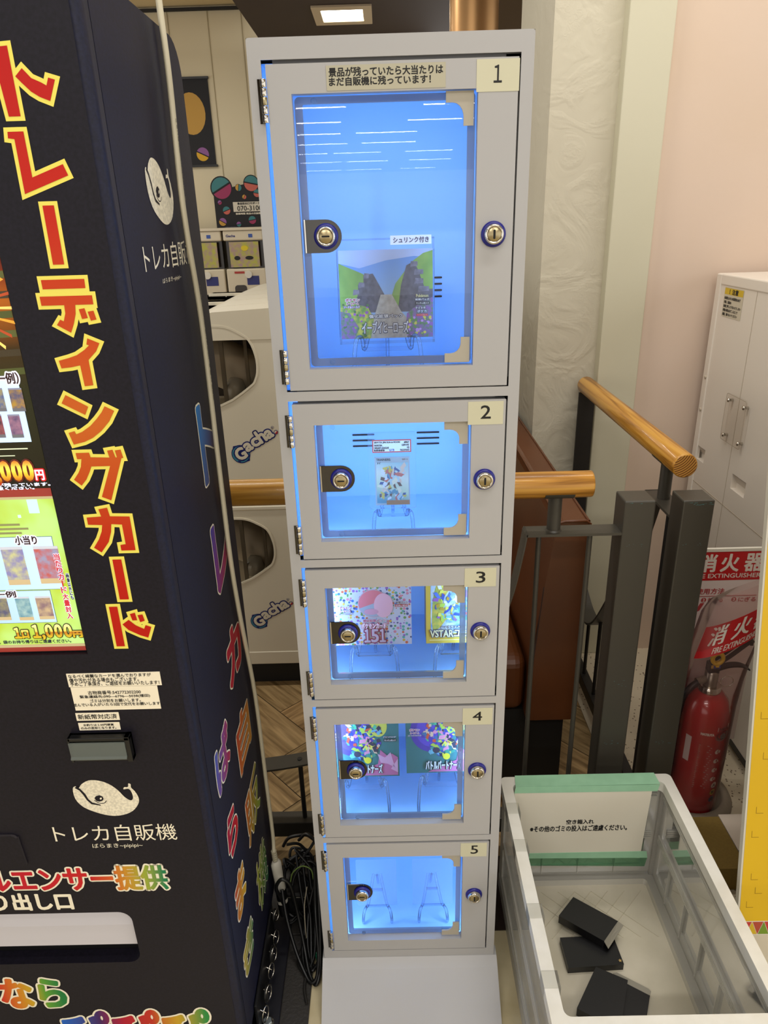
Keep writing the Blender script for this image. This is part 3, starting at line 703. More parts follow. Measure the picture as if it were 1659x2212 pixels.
def art_meadow(m, fn, w, h):
    P(m, [(0, 0), (1, 0), (1, 1), (0, 1)], fn, .0002, grad('print_sky', (0, 0, 0), (0, 0, .13), [(0, '9fb7d8'), (.55, '86aee2'), (1, '5a8fdc')]))
    P(m, [(0, .86), (.22, .80), (.5, .88), (.8, .92), (1, .90), (1, 1), (0, 1)], fn, .0004, flat('a9bdea'))
    rnd = random.Random(5)
    P(m, [(0, .3), (0, .86), (.08, .82), (.25, .74), (.42, .62), (.5, .3)], fn, .0005, mat('print_hill', '6f9a3e', .4, noise=(60, '86ad4c', .8)))
    P(m, [(.5, .3), (.6, .62), (.78, .86), (.9, .95), (1, .98), (1, .3)], fn, .0005, mat('print_hill2', '6f9a3e', .4, noise=(60, '8ab04a', .8)))
    rock = mat('print_rock', '7d7a8e', .5, noise=(120, '4c4a5a', .9)); rk = mat('print_rock_dark', '5a5868', .5, noise=(120, '3b3944', .9))
    P(m, [(.12, .3), (.2, .52), (.2, .62), (.26, .62), (.26, .72), (.36, .74), (.40, .66), (.48, .5), (.46, .3)], fn, .0007, rk)
    P(m, [(.62, .3), (.66, .6), (.72, .82), (.80, .86), (.84, .78), (.88, .66), (.92, .55), (1, .55), (1, .3)], fn, .0007, rk)
    for x, y, q in ((.14, .50, .07), (.2, .58, .07), (.26, .68, .06), (.76, .80, .08), (.80, .71, .1), (.80, .61, .1), (.84, .52, .12)): P(m, [(x, y), (x + q, y + .01), (x + q, y + .06), (x + .01, y + .065)], fn, .0008, rock)
    P(m, [(.3, 0), (.9, 0), (.66, .3), (.56, .5), (.44, .5), (.38, .3)], fn, .0009, mat('print_path', 'b9b5ae', .5, noise=(150, '9c968c', .8)))
    fl = mat('print_flowers', '4d7a46', .5, noise=(170, '8a4fa8', .95)); fl2 = mat('print_flowers2', '5b8a42', .5, noise=(130, 'c9c04a', .9))
    P(m, [(0, 0), (.32, 0), (.36, .22), (.30, .36), (.1, .42), (0, .36)], fn, .0010, fl2); P(m, [(.72, 0), (1, 0), (1, .46), (.86, .40), (.72, .28), (.7, .1)], fn, .0010, fl)
    P(m, [(0, .0), (.14, 0), (.2, .12), (.1, .3), (0, .32)], fn, .0011, fl)
    for k in range(90):
        lft = k % 2; cx, cy = (rnd.uniform(.02, .30), rnd.uniform(.02, .40)) if lft else (rnd.uniform(.72, .98), rnd.uniform(.02, .24))
        P(m, ell(cx, cy, rnd.uniform(.008, .02), n=6), fn, .00112 + k * 1e-6, flat(('5a8a3c', '8a4fa8', 'c9c04a', '3c6a36', 'b88ad0', '7aa84a')[k % 6]))
    wh = flat('d6d6d8'); rd = flat('b2364a'); nv = flat('2e3350'); gd = flat('d2c88c')
    q = lambda s_, r, c1, c2, bo, d=.0016: (m.text(s_, r, fn3, d, c2, bo * 2.2), m.text(s_, r, fn3, d + .0003, c1, bo * .6))
    fn3 = lambda u, v, d=0.: fn(u / w + .5, v / h, d)
    X = lambda u: (u - .5) * w
    q('イーブイヒーローズ', (X(.23), .06 * h, X(.73), .195 * h), wh, nv, .0006)
    q('強化拡張パック', (X(.31), .235 * h, X(.67), .275 * h), wh, nv, .0004)
    q('ポケモン', (X(.06), .43 * h, X(.21), .465 * h), rd, wh, .0004); q('カードゲーム', (X(.07), .395 * h, X(.20), .42 * h), rd, wh, .0003); q('ソード＆シールド', (X(.04), .355 * h, X(.21), .38 * h), wh, flat('7a4fa0'), .0003)
    q('Pokémon', (X(.82), .46 * h, X(.95), .495 * h), gd, nv, .0003); q('拡張パック', (X(.81), .425 * h, X(.96), .445 * h), wh, nv, .0003)
    m.prism([(X(.81), .375 * h), (X(.965), .375 * h), (X(.965), .41 * h), (X(.81), .41 * h)], fn3, .0013, .0013, flat('20242c')); m.text('ランダム5枚入り', (X(.82), .382 * h, X(.955), .403 * h), fn3, .0016, wh, .0001)
    q('ナゾトキ', (X(.81), .325 * h, X(.92), .355 * h), wh, nv, .0003); q('ポケカ', (X(.83), .285 * h, X(.93), .315 * h), flat('c8d8e8'), nv, .0003)
    m.prism([(X(.82), .245 * h), (X(.945), .245 * h), (X(.945), .27 * h), (X(.82), .27 * h)], fn3, .0013, .0013, flat('c02c3c')); m.text('ナゾトキ1枚入り', (X(.83), .25 * h, X(.935), .265 * h), fn3, .0016, wh)
t = carton('card_box', 'square card box with green meadow print and a white paper tag, behind door 1', .0015, 1.14, 1.362, .144, .131, .045, art_meadow, flat('5d86b0'), 4)
MB().box((-.0745, -.004, -.008), (.0745, .050, .147), SHRINK).build('shrink_film', t, recalc=True)
MB().box((.008, -.0062, .137), (.070, -.0054, .150), flat('d8d8dc')).text('シュリンク付き', (.0125, .1395, .066, .1475), FY(-.0062), .0003, flat('2a2352'), .0002).build('paper_tag', t)
easel('display_stand', 'clear plastic easel under the meadow printed card box behind door 1', .0015, 1.15, 1.3003, .105, .062)
# graded card in a slab, compartment 2
t = thing('graded_card_slab', 'graded trading card sealed in a clear slab with red edged label behind door 2', 'card slab', (.0042, 1.15, 1.068), None, (R(-5), 0, 0))
MB().prism(rrect(-.0405, 0, .0405, .134, .003), FY(0.), .002, -.006, clear('slab_plastic', (.93, .97, 1), .12, .03, .10, 'd6e8ff'), holes=[rrect(-.033, .100, .033, .122, .001, 2)]).build('slab', t)
lb = MB().box((-.033, -.0022, .100), (.033, -.0012, .122), flat('c4483f')); F0 = FY(-.0024); lb.prism([(-.0312, .1018), (.0312, .1018), (.0312, .1202), (-.0312, .1202)], F0, 0, 0, flat('d5dde0'))
for s_, r_ in (('2019 P.M. JPN SUN & MOON', (-.030, .1155, .014, .119)), ('FA/ROSA', (-.030, .111, -.016, .1142)), ('DREAM LEAGUE', (-.030, .1065, -.005, .1098)), ('#067', (.021, .1155, .0295, .119)), ('GEM MT', (.017, .111, .0295, .1142)), ('10', (.026, .1065, .0295, .1098)), ('76237641', (.014, .1025, .0295, .1055))): lb.text(s_, r_, F0, .0002, INK, .00012)
for i in range(14): lb.box((-.030 + i * .0013, -.0027, .1024), (-.0293 + i * .0013 + .0004 * (i % 3 == 0), -.0025, .1056), INK)
lb.prism(rrect(-.004, .1022, .004, .1060, .0005), F0, .0002, .0002, flat('2b3f9a')); lb.text('PSA', (-.003, .1028, .003, .1054), F0, .0004, flat('d5dde0'), .0002)
lb.build('label', t)
cd = MB().box((-.030, -.001, .006), (.030, .0005, .092), flat('aab6bc')); f0 = FY(-.0012)
cd.prism([(-.0275, .010), (.0275, .010), (.0275, .082), (-.0275, .082)], f0, .0001, .0001, grad('card_art', (0, 0, .01), (.02, 0, .085), [(0, '5a98b0'), (.3, 'c8d8b8'), (.6, 'd9dfd4'), (1, '8fc0cf')]))
rnd = random.Random(31); cols = ('6b4a38', 'e0c4b0', 'dfe3ea', 'd4bc50', '5a98b0', 'c86a5a', 'b8d0d8', '34508a', 'e8e2c8')
for k in range(70):
    cx, cy = rnd.uniform(-.020, .020), rnd.uniform(.018, .076); s1, s2, th = rnd.uniform(.003, .008), rnd.uniform(.001, .003), rnd.uniform(0, 3.14); c_, s_ = math.cos(th), math.sin(th)
    cd.prism([(cx + u * c_ - v * s_, cy + u * s_ + v * c_) for u, v in ((-s1, -s2), (s1 * .6, -s2 * 1.4), (s1, s2), (-s1 * .5, s2 * 1.3))], f0, .0002 + k * .000002, .0002 + k * .000002, flat(cols[k % len(cols)]))
cd.prism([(-.011, .007), (.029, .007), (.029, .015), (-.011, .015)], f0, .0004, .0004, flat('b07a42'))
cd.text('TRAINERS', (-.027, .0855, -.003, .0893), f0, .0003, INK, .0001); cd.text('メイ', (-.026, .0795, -.020, .0835), f0, .0005, INK, .0001); cd.text('サポート', (.017, .0858, .027, .0888), f0, .0003, flat('9a5a3a'), .0001)
cd.build('card', t)
easel('display_stand', 'clear plastic easel holding the graded card slab behind door 2', .004, 1.16, 1.0228, .068, .042)
# compartment 3
def art_confetti(m, fn, w, h):
    m2 = mat('print_confetti', 'b9b9c8', .4); nt = m2.node_tree; b_ = nt.nodes['Principled BSDF']
    tc = nt.nodes.new('ShaderNodeTexCoord'); vo = nt.nodes.new('ShaderNodeTexVoronoi'); vo.inputs['Scale'].default_value = 170; vo.inputs['Randomness'].default_value = .7
    cr = nt.nodes.new('ShaderNodeMath'); cr.operation = 'LESS_THAN'; cr.inputs[1].default_value = .46
    rp = nt.nodes.new('ShaderNodeValToRGB'); rp.color_ramp.interpolation = 'CONSTANT'; e = rp.color_ramp.elements
    sx = nt.nodes.new('ShaderNodeSeparateColor'); cols = ['3a63b0', 'c05a3c', '4a9a8c', 'c8a03a', '8a5aa8', '3a4a78', 'c8788c', '5a8a4a']
    for i, h_ in enumerate(cols):
        el = e[i] if i < 2 else e.new(i / 8); el.position = i / 8; el.color = hx(h_)
    mx = nt.nodes.new('ShaderNodeMix'); mx.data_type = 'RGBA'; mx.inputs[6].default_value = hx('b9b9c8')
    L = nt.links.new; L(tc.outputs['Object'], vo.inputs['Vector']); L(vo.outputs['Distance'], cr.inputs[0]); L(vo.outputs['Color'], sx.inputs[0]); L(sx.outputs[0], rp.inputs[0]); L(cr.outputs[0], mx.inputs[0]); L(rp.outputs[0], mx.inputs[7]); L(mx.outputs[2], b_.inputs['Base Color'])
    P(m, [(0, 0), (1, 0), (1, 1), (0, 1)], fn, .0002, m2)
    X = lambda u: (u - .5) * w; fn3 = lambda u, v, d=0.: fn(u / w + .5, v / h, d)
    cx, cz, r = X(.51), .585 * h, .026
    m.prism(ell(cx, cz, r * 1.06), fn3, .0005, .0005, flat('b99aa6')); m.prism(ell(cx, cz, r, n=20, a0=20, a1=200), fn3, .0007, .0007, flat('d0707c')); m.prism(ell(cx, cz, r, n=20, a0=200, a1=380), fn3, .0007, .0007, flat('9aa0b0'))
    m.prism(ell(cx + .018, cz - .004, .017, .024), fn3, .0009, .0009, flat('dba6b6')); m.prism(ell(cx - .004, cz - .016, .013, .006), fn3, .0010, .0010, flat('c890a6'))
    q = lambda s_, r_, c1, c2, bo, d=.0014: (m.text(s_, r_, fn3, d, c2, bo * 2.4), m.text(s_, r_, fn3, d + .0003, c1, bo * .7))
    wh = flat('e2dfe4'); pk = flat('b85a78')
    [q(c_, (X(a0), .045 * h, X(a1), .225 * h), flat('b9a4b8'), flat('8a2a48'), .0012) for c_, a0, a1 in (('１', .385, .455), ('5', .475, .565), ('１', .585, .655))]; q('ポケモンカード', (X(.35), .24 * h, X(.67), .315 * h), flat('e6d2dc'), pk, .0005); q('強化拡張パック', (X(.37), .33 * h, X(.66), .37 * h), pk, wh, .0003)
    q('ポケモン', (X(.07), .515 * h, X(.22), .555 * h), pk, wh, .0003); q('カードゲーム', (X(.08), .475 * h, X(.215), .50 * h), pk, wh, .0003); q('スカーレット＆バイオレット', (X(.06), .44 * h, X(.24), .46 * h), flat('6a3a8a'), wh, .0002)
    m.prism([(X(.79), .535 * h), (X(.955), .535 * h), (X(.955), .57 * h), (X(.79), .57 * h)], fn3, .0012, .0012, flat('b8403c')); m.text('ランダム 7 枚入り', (X(.80), .54 * h, X(.945), .565 * h), fn3, .0015, wh, .0001); q('拡張パック', (X(.80), .585 * h, X(.955), .61 * h), flat('5a4a5a'), wh, .0002)
carton('card_box', 'white card box dotted with coloured confetti, left of the two behind door 3', -.037, 1.10, .822, .138, .142, .05, art_confetti, flat('c9c6cc'), 3)
easel('display_stand', 'clear plastic easel under the confetti patterned card box behind door 3', -.037, 1.112, .7458, .085, .072)
def art_gold(m, fn, w, h):
    P(m, [(0, 0), (1, 0), (1, 1), (0, 1)], fn, .0002, flat('c9a83e'))
    P(m, [(.07, .14), (.93, .14), (.93, .97), (.07, .97)], fn, .0004, mat('print_swirl', '5f8fc4', .35, noise=(42, 'dfe6d8', .95, 4)))
    P(m, smooth([(.1, .2), (.3, .35), (.25, .6), (.45, .9), (.15, .8)], 5, True), fn, .0006, mat('print_swirl2', '7a9a50', .35, noise=(60, 'd8b84a', .95, 3)))
    P(m, smooth([(.3, .3), (.6, .35), (.85, .6), (.6, .75), (.45, .5)], 5, True), fn, .0008, mat('print_swirl3', '4a6fc0', .35, noise=(70, '9fd0e0', .95, 3)))
    rnd = random.Random(23); cols = ('2c4a9c', 'd8cf5a', '6ab0c8', 'e0e0d0', '3f8f7a', 'c8543a', 'a8c04a', 'b09030', '8a5aa8', '4a6fc0')
    for k in range(120):
        cx, cy = rnd.uniform(.14, .86), rnd.uniform(.30, .93); s1, s2, th = rnd.uniform(.02, .07), rnd.uniform(.008, .022), rnd.uniform(0, 3.14); c_, s_ = math.cos(th), math.sin(th)
        P(m, [(cx + u * c_ - v * s_, cy + u * s_ + v * c_) for u, v in ((-s1, -s2), (s1 * .6, -s2 * 1.4), (s1, s2), (-s1 * .5, s2 * 1.3))], fn, .0009 + k * .000003, flat(cols[k % len(cols)]))
    X = lambda u: (u - .5) * w; fn3 = lambda u, v, d=0.: fn(u / w + .5, v / h, d)
    q = lambda s_, r_, c1, c2, bo, d=.0014: (m.text(s_, r_, fn3, d, c2, bo * 2.4), m.text(s_, r_, fn3, d + .0003, c1, bo * .7))
    q('VSTARユニバース', (X(.06), .09 * h, X(.98), .21 * h), flat('d8cfa0'), flat('2a3358'), .0007); q('ハイクラスパック', (X(.22), .215 * h, X(.6), .25 * h), flat('d8d8d8'), flat('2a3358'), .0003)
    P(m, [(.05, .045), (.95, .045), (.95, .055), (.05, .055)], fn, .001, flat('e6d894'))
carton('card_box', 'gold edged card box with blue and green swirls, at the right behind door 3', .118, 1.10, .822, .120, .142, .05, art_gold, flat('a8862c'), 3)
easel('display_stand', 'clear plastic easel under the gold edged card box behind door 3', .115, 1.112, .7458, .085, .072)
# compartment 4: two equal boxes
def art_partners(m, fn, w, h):
    P(m, [(0, 0), (1, 0), (1, 1), (0, 1)], fn, .0002, grad('print_teal', (-.06, 0, 0), (.07, 0, .13), [(0, 'b8c8dc'), (.45, '5f9fc0'), (1, '2f5f8f')]))
    fn_ = lambda u, v, d=0.: fn(u, v * w / h if False else v, d)
    P(m, ell(.36, .66, .30, .33), fn, .0004, flat('4a3aa0')); P(m, ell(.36, .66, .22, .25), fn, .0005, flat('5a48b8'))
    P(m, ell(.72, .78, .12, .16), fn, .0005, flat('c8c85a'))
    rnd = random.Random(11); cols = ('2c4a9c', '3f6f9c', 'a8c04a', '35354a', '3f8f7a', 'c8543a', 'd6b89c', '4ab08a', 'd88aa8', 'd8cf5a', '4a3aa0', '6ab0c8', '24304a')
    for k in range(150):   # busy cluster of small coloured shards
        a_ = rnd.uniform(0, 6.28); q_ = rnd.random() ** .6; cx, cy = .50 + .25 * q_ * math.cos(a_), .62 + .36 * q_ * math.sin(a_)
        if cy > .98: continue
        s1, s2, th = rnd.uniform(.02, .06), rnd.uniform(.008, .025), rnd.uniform(0, 3.14); c_, s_ = math.cos(th), math.sin(th)
        P(m, [(cx + u * c_ - v * s_, min(cy + u * s_ + v * c_, .995)) for u, v in ((-s1, -s2), (s1 * .6, -s2 * 1.4), (s1, s2), (-s1 * .5, s2 * 1.3))], fn, .0006 + k * .000003, flat(cols[k % len(cols)]))
    P(m, ell(.56, .26, .05, .05), fn, .0012, flat('d8cf3a')); P(m, ell(.42, .36, .05, .045), fn, .0012, flat('35354a'))
    for pts in ([(.74, .42), (.84, .32), (.90, .36), (.98, .30), (.98, .02), (.3, .02), (.5, .12), (.7, .2)],): P(m, pts, fn, .0009, flat('b86a98'))
    for pts in ([(.70, .36), (.80, .30), (.88, .38), (.94, .14), (.84, .2), (.74, .22)], [(.88, .12), (.98, .28), (.98, .06)]): P(m, pts, fn, .0011, flat('cfa0c0'))
    X = lambda u: (u - .5) * w; fn3 = lambda u, v, d=0.: fn(u / w + .5, v / h, d)
    q = lambda s_, r_, c1, c2, bo, d=.0018: (m.text(s_, r_, fn3, d, c2, bo * 2.6), m.text(s_, r_, fn3, d + .0003, c1, bo * .7))
    q('バトルパートナーズ', (X(.27), .06 * h, X(.76), .20 * h), flat('dfe8ea'), flat('26384a'), .0006)
    q('ポケモン', (X(.05), .66 * h, X(.19), .70 * h), flat('b04a6a'), flat('e0e0ea'), .0003); q('カードゲーム', (X(.06), .62 * h, X(.18), .645 * h), flat('b04a6a'), flat('e0e0ea'), .0003); q('スカーレット＆バイオレット', (X(.03), .585 * h, X(.21), .605 * h), flat('4a3a7a'), flat('e0e0ea'), .0002)
    m.prism([(X(.79), .55 * h), (X(.965), .55 * h), (X(.965), .59 * h), (X(.79), .59 * h)], fn3, .0014, .0014, flat('22262c')); m.text('ランダム5枚入り', (X(.80), .557 * h, X(.955), .583 * h), fn3, .0018, flat('e0e0e0'), .0001); q('拡張パック', (X(.79), .61 * h, X(.96), .63 * h), flat('3a3a4a'), flat('dfe0ea'), .0002)
carton('card_box', 'blue card box with purple disc, left one of the two behind door 4', -.066, 1.10, .517, .140, .150, .05, art_partners, flat('a8bccc'), 3)
carton('card_box', 'blue card box with purple disc, right one of the two behind door 4', .088, 1.10, .523, .140, .150, .05, art_partners, flat('a8bccc'), 3)
easel('display_stand', 'clear plastic easel under the left blue card box behind door 4', -.066, 1.112, .4192, .095, .09)
easel('display_stand', 'clear plastic easel under the right blue card box behind door 4', .088, 1.112, .4192, .095, .095)
# compartment 5: two empty stands with clear sleeves
for x, side in ((-.052, 'left'), (.070, 'right')):
    s5 = easel('display_stand', 'clear plastic easel holding an empty sleeve, %s of the two behind door 5' % side, x, 1.13, .0994, .062, .036)
    t = thing('empty_sleeve', 'empty clear film sleeve standing on the %s easel behind door 5' % side, 'sleeve', (x, 1.118, .137), 'empty sleeves behind door 5', (R(-6), 0, 0))
    MB().prism(rrect(-.044, 0, .044, .122, .003), FY(0.), 0, -.001, clear('sleeve_film', (.96, .98, 1), .10, .15, .12, 'cfe0ff')).build('film', t)
# ------------------------------------------------------------------ card vending machine
VO = (-.61, 1.04, 0.)
YF, XS, XL = .845, -.297, -.93
vm = thing('vending_machine', 'big matt black trading card vending machine covered in bright Japanese lettering', 'vending machine', VO)
# cabinet behind the door, rounded at the top rear
cb = MB(); prof = [(.873, .09), (1.235, .09)] + [(1.185 + .05 * math.cos(R(a)), 1.735 + .05 * math.sin(R(a))) for a in range(0, 91, 15)] + [(.873, 1.785)]
cb.prism(prof, FX(XL), 0, XS - XL, WRAPN)
cb.build('cabinet', vm, bevel=.004)
fy = FY(YF)
door = MB()
HS = (-.452 - .40, .352, -.4535, .4745)     # outlet hole
SCR = (-.86, .983, -.430, 1.58)             # screen hole
door.prism([(XL, .09), (-.307, .09), (-.307, 1.785), (XL, 1.785)], fy, 0, -.026, WRAP, holes=[rrect(*HS, .022, 6), [(SCR[0], SCR[1]), (SCR[2], SCR[1]), (SCR[2], SCR[3]), (SCR[0], SCR[3])]])
arc = [(-.307 + .010 * math.sin(R(a)), .855 - .010 * math.cos(R(a))) for a in range(0, 91, 18)]
door.prism(arc + [(XS, .871), (-.307, .871)], FZ(.09), 0, 1.695, WRAPN, sm=True)
# printed lettering of the door
YEL_O = mat('print_outline_yellow', 'ecdf5e', .5)
RED_G = grad('print_red_orange', (0, 0, 1.70), (0, 0, 1.0), [(0, 'b80c06'), (.22, 'c02008'), (.42, 'c84c14'), (.55, 'ca641e'), (.66, 'c44a12'), (.8, 'bc1c04'), (1, 'b81002')], o=VO)
for i, p in enumerate(KANA):
    door.outline(p, .0042, fy, .0003, YEL_O); door.prism(p, fy, .0007 + .00001 * i, .0007 + .00001 * i, RED_G)
IVORY = mat('print_ivory', 'efe7cf', .55)
SPECK = mat('print_ivory_specked', 'efe7cf', .55, noise=(260, '8f8a7c', .35, 1))
def whale(mb, fn, T, d0):
    mb.prism(smooth([T(p) for p in WH], 3, True), fn, d0, d0, SPECK)
    mb.prism([T(p) for p in WM], fn, d0 + .0003, d0 + .0003, WRAP); mb.prism([T(p) for p in WE], fn, d0 + .0003, d0 + .0003, WRAP); mb.prism([T(p) for p in WG], fn, d0 + .0006, d0 + .0006, IVORY)
    arcp = smooth([T(p) for p in ((-.4690, .719), (-.463, .7128), (-.455, .7122), (-.4505, .717))], 4)
    for a, b_ in zip(arcp, arcp[1:]):
        n = (Vector(b_) - Vector(a)).normalized() * .0006; n = (-n.y, n.x)
        mb.prism([(a[0] + n[0], a[1] + n[1]), (b_[0] + n[0], b_[1] + n[1]), (b_[0] - n[0], b_[1] - n[1]), (a[0] - n[0], a[1] - n[1])], fn, d0 + .0003, d0 + .0003, WRAP)
whale(door, fy, lambda p: p, .0004)
door.text('トレカ自販機', WNAME, fy, .0004, IVORY).text('ばらまき~pipipi~', WSUB, fy, .0004, IVORY)
RB = lambda n, x0, x1, st, z0=0, z1=0: grad(n, (x0, 0, z0), (x1, 0, z1), st, o=VO)
r1 = RB('rainbow_front', -.60, -.385, [(0, 'c01028'), (.45, 'c41c22'), (.6, 'd05a20'), (.72, 'c8902a'), (.86, '9aa83a'), (1, '1a7a4c')])
door.text('インフルエンサー提供', R1, fy, .0004, IVORY, .0048).text('インフルエンサー提供', R1, fy, .0008, r1, .0017)
door.text('取り出し口', R2, fy, .0004, IVORY, .0016)
r3 = RB('rainbow_front_b', -.72, -.61, [(0, 'c8201c'), (.25, 'd0701c'), (.5, 'c8a020'), (.75, '5a9a30'), (1, '1a7a3c')])
door.text('なら', R3, fy, .0004, IVORY, .0072).text('なら', R3, fy, .0008, r3, .0036)
r4 = RB('rainbow_front_c', -.62, -.36, [(0, '1a60c0'), (.25, '402060'), (.42, 'b01030'), (.62, 'c03020'), (.8, 'c8a028'), (1, '2a8a40')])
door.text('ぴぴぴ', R4, fy, .0004, IVORY, .0072).text('ぴぴぴ', R4, fy, .0008, r4, .0036)
door.build('front_door', vm)
# prints on the side of the cabinet
fx = FX(XS); side = MB()
wx0, wz0_, wx1, wz1_ = S_WHALE; ux0, ux1 = min(p[0] for p in WH), max(p[0] for p in WH); uz0, uz1 = min(p[1] for p in WH), max(p[1] for p in WH)
whale(side, fx, lambda p: (wx0 + (p[0] - ux0) / (ux1 - ux0) * (wx1 - wx0), wz0_ + (p[1] - uz0) / (uz1 - uz0) * (wz1_ - wz0_)), .0004)
side.text('トレカ自販機', S_NAME, fx, .0004, IVORY).text('ばらまき~pipipi~', S_SUB, fx, .0004, IVORY)
for i, (ch, rc, c0, c1) in enumerate((('ト', S_TO, '1f78c0', '3a1c50'), ('レ', S_RE, '24369a', 'a81428'), ('カ', S_KA, 'b01838', 'a8081c'), ('自', S_JI, 'a80c18', 'c88a2a'), ('販', S_HAN, 'b83018', '8aa82c'), ('機', S_KI, 'a8a82c', '0f6a3c'),
                                     ('ば', S_BA, '1a60b8', 'a01838'), ('ら', S_RA, 'a01440', 'b8101c'), ('ま', S_MA, 'b01030', 'c8a028'), ('き', S_KI2, 'c8a83a', '10704a'))):
    g = grad('rainbow_side_%d' % i, (0, rc[0], rc[3]), (0, rc[2], (rc[1] + rc[3]) / 2), [(0, c0), (1, c1)], o=VO)
    q = (rc[0] + .010, rc[1] + .008, rc[2] - .010, rc[3] - .008)
    bo = .0060 if ch in 'トレカ' else ({'自': .0034, '販': .0024, '機': .0015}[ch] if ch in '自販機' else .0042)
    side.text(ch, q, fx, .0004, IVORY, bo + (.0028 if ch != '機' else .0018)).text(ch, q, fx, .0008, g, bo)
side.build('side_print', vm, recalc=False)
# screen
sc = MB(); ys = FY(YF + .008)
def em(h, e=1.0): return mat('screen_' + h, h, .35, emit=e)
BEZ = mat('screen_bezel', '0a0a0b', .35)
sc.prism([(SCR[0] - .004, SCR[1] - .004), (SCR[2] + .004, SCR[1] - .004), (SCR[2] + .004, SCR[3] + .004), (SCR[0] - .004, SCR[3] + .004)], ys, -.010, 0, BEZ)
sc.build('screen_bezel', vm)
S = MB(); xr, xl = -.4345, -.84
def q4(x0, z0, x1, z1, d, m_): S.prism([(x0, z0), (x1, z0), (x1, z1), (x0, z1)], ys, d, d, m_)
n_ = mat('screen_dark_burst', '2a2010', .35, emit=.0)
q4(xl, 1.222, xr, 1.57, .0004, grad('screen_dark', (0, 0, 1.22), (0, 0, 1.52), [(0, '1d160a'), (.45, '2a2a10'), (.62, '3c2a08'), (.8, 'a85a10'), (.9, '7a2c10'), (1, '30080c')], emit=.45, o=VO))
for i in range(9):
    a = R(-60 + i * 14); c = (-.50, 1.455)
    S.prism([(c[0], c[1] - .002), (c[0] + .07 * math.cos(a), c[1] + .07 * math.sin(a)), (c[0] + .068 * math.cos(a + .05), c[1] + .068 * math.sin(a + .05))], ys, .0007 + i * 1e-5, .0007 + i * 1e-5, em(('c88a28', 'd8b860', '9a3a10')[i % 3]))
for i in range(6):
    z = 1.30 + .022 * i; S.prism([(xl, z + .06), (xr, z + .075), (xr, z + .083), (xl, z + .065)], ys, .0006 + i * 1e-5, .0006 + i * 1e-5, em(('4a501c', '3a2e14', '565a24')[i % 3], .4))
PALE = grad('screen_pale', (-.6, 0, 1.05), (-.44, 0, 1.15), [(0, '9fc0f0'), (.6, 'b4d4f4'), (1, 'c0d8f8')], emit=.75, o=VO)
q4(xl, PAN1[1], PAN1[2], PAN1[3], .0010, PALE)
def card(rc, a, b_, k, n):
    q4(*rc, .0014, mat('card_art_%d' % n, a, .4, noise=(90, b_, .95, 4), emit=.45)); x0, z0, x1, z1 = rc
    q4(x0, z0, x1, z0 + (z1 - z0) * .14, .0016, em('c9b48a' if k else '6a6a70', .5)); q4(x0, z1 - (z1 - z0) * .07, x1, z1, .0016, em('c8ccd8' if k else '8a8aa0', .5))
card(C11, '404a78', 'b08a30', 0, 1); card(C12, '5a4a70', 'a87a90', 0, 2); card(C13, '405a98', 'b0a050', 0, 3); card(C14, '4a3040', 'b06060', 0, 4)
S.text('（一例）', REI1, ys, .0018, em('d8d8e4', .7), .0022).text('（一例）', REI1, ys, .0021, mat('print_maroon', '3a1414', .5), .0004)
for r_ in ((-.60, 1.283, -.452, 1.2815), (-.60, 1.274, -.470, 1.2728)): q4(r_[0], r_[3], r_[2], r_[1], .0012, em('c8d0b0', .8))
gold = grad('screen_gold', (0, 0, 1.238), (0, 0, 1.268), [(0, 'a0340c'), (.35, 'e0b030'), (.6, 'f0d858'), (1, 'b04a10')], emit=.8, o=VO)
kw_ = (KIN[2] - KIN[0]) / 3
for s_, a_ in (('0', 0), ('0', 1), ('0', 2), (',', -.35), ('0', -1.35)):
    q_ = (KIN[0] + kw_ * a_ + .002, KIN[1] + .002, KIN[0] + kw_ * (a_ + 1) - .002, KIN[3] - .002) if s_ == '0' else (KIN[0] + kw_ * a_, KIN[1] - .004, KIN[0] + kw_ * (a_ + .3), KIN[1] + .006)
    S.text(s_, q_, ys, .0012, em('5a1408', .5), .0034).text(s_, q_, ys, .0017, gold, .0014)
S.text('円', YEN, ys, .0012, em('c01818', .8), .0022).text('円', YEN, ys, .0016, em('d0d4f0', .9), .0005)
WT = em('d0d4e8', .9)
S.text('景品が残っている時は当たりが残っています。', (SM1[0] - .13, SM1[1], SM1[2], SM1[3]), ys, .0012, WT, .0003).text('お持ち帰りはご遠慮ください。', (SM2[0] - .08, SM2[1], SM2[2], SM2[3]), ys, .0012, WT, .0003)
REDB = em('8a3028', .7); TAN = em('b0a078', .7)
q4(xl, B_RED1[1], xr, B_RED1[3], .0010, REDB); q4(xl, B_RED1[1] - .0035, xr, B_RED1[1], .0010, TAN)
q4(xl, .9965, xr, B_RED1[1] - .0035, .0008, mat('screen_lime', 'a6bc2c', .35, noise=(16, 'b0dc80', .95, 2), emit=.75))
LIME = _M['screen_lime'] if False else None
q4(xl, .992, xr, .9965, .0010, TAN); q4(xl, .985, xr, .992, .0010, REDB)
q4(*BL, .0012, em('b8d0f0', .8)); q4(BL[0] - .016, BL[1] - .006, BL[0] - .012, BL[1] - .002, .0012, em('c0dcf4', .8))
for i in range(3): q4(-.52, 1.178 - i * .006, -.485 + .01 * (i % 2), 1.181 - i * .006, .0012, em('8a8a5a', .5))
def panel(rc): q4(rc[0] - .0006, rc[1] - .0006, rc[2] + .0006, rc[3] + .0006, .0010, em('3a4a4a', .4)); q4(*rc, .0012, PALE)
panel(PAN2); panel(PAN3)
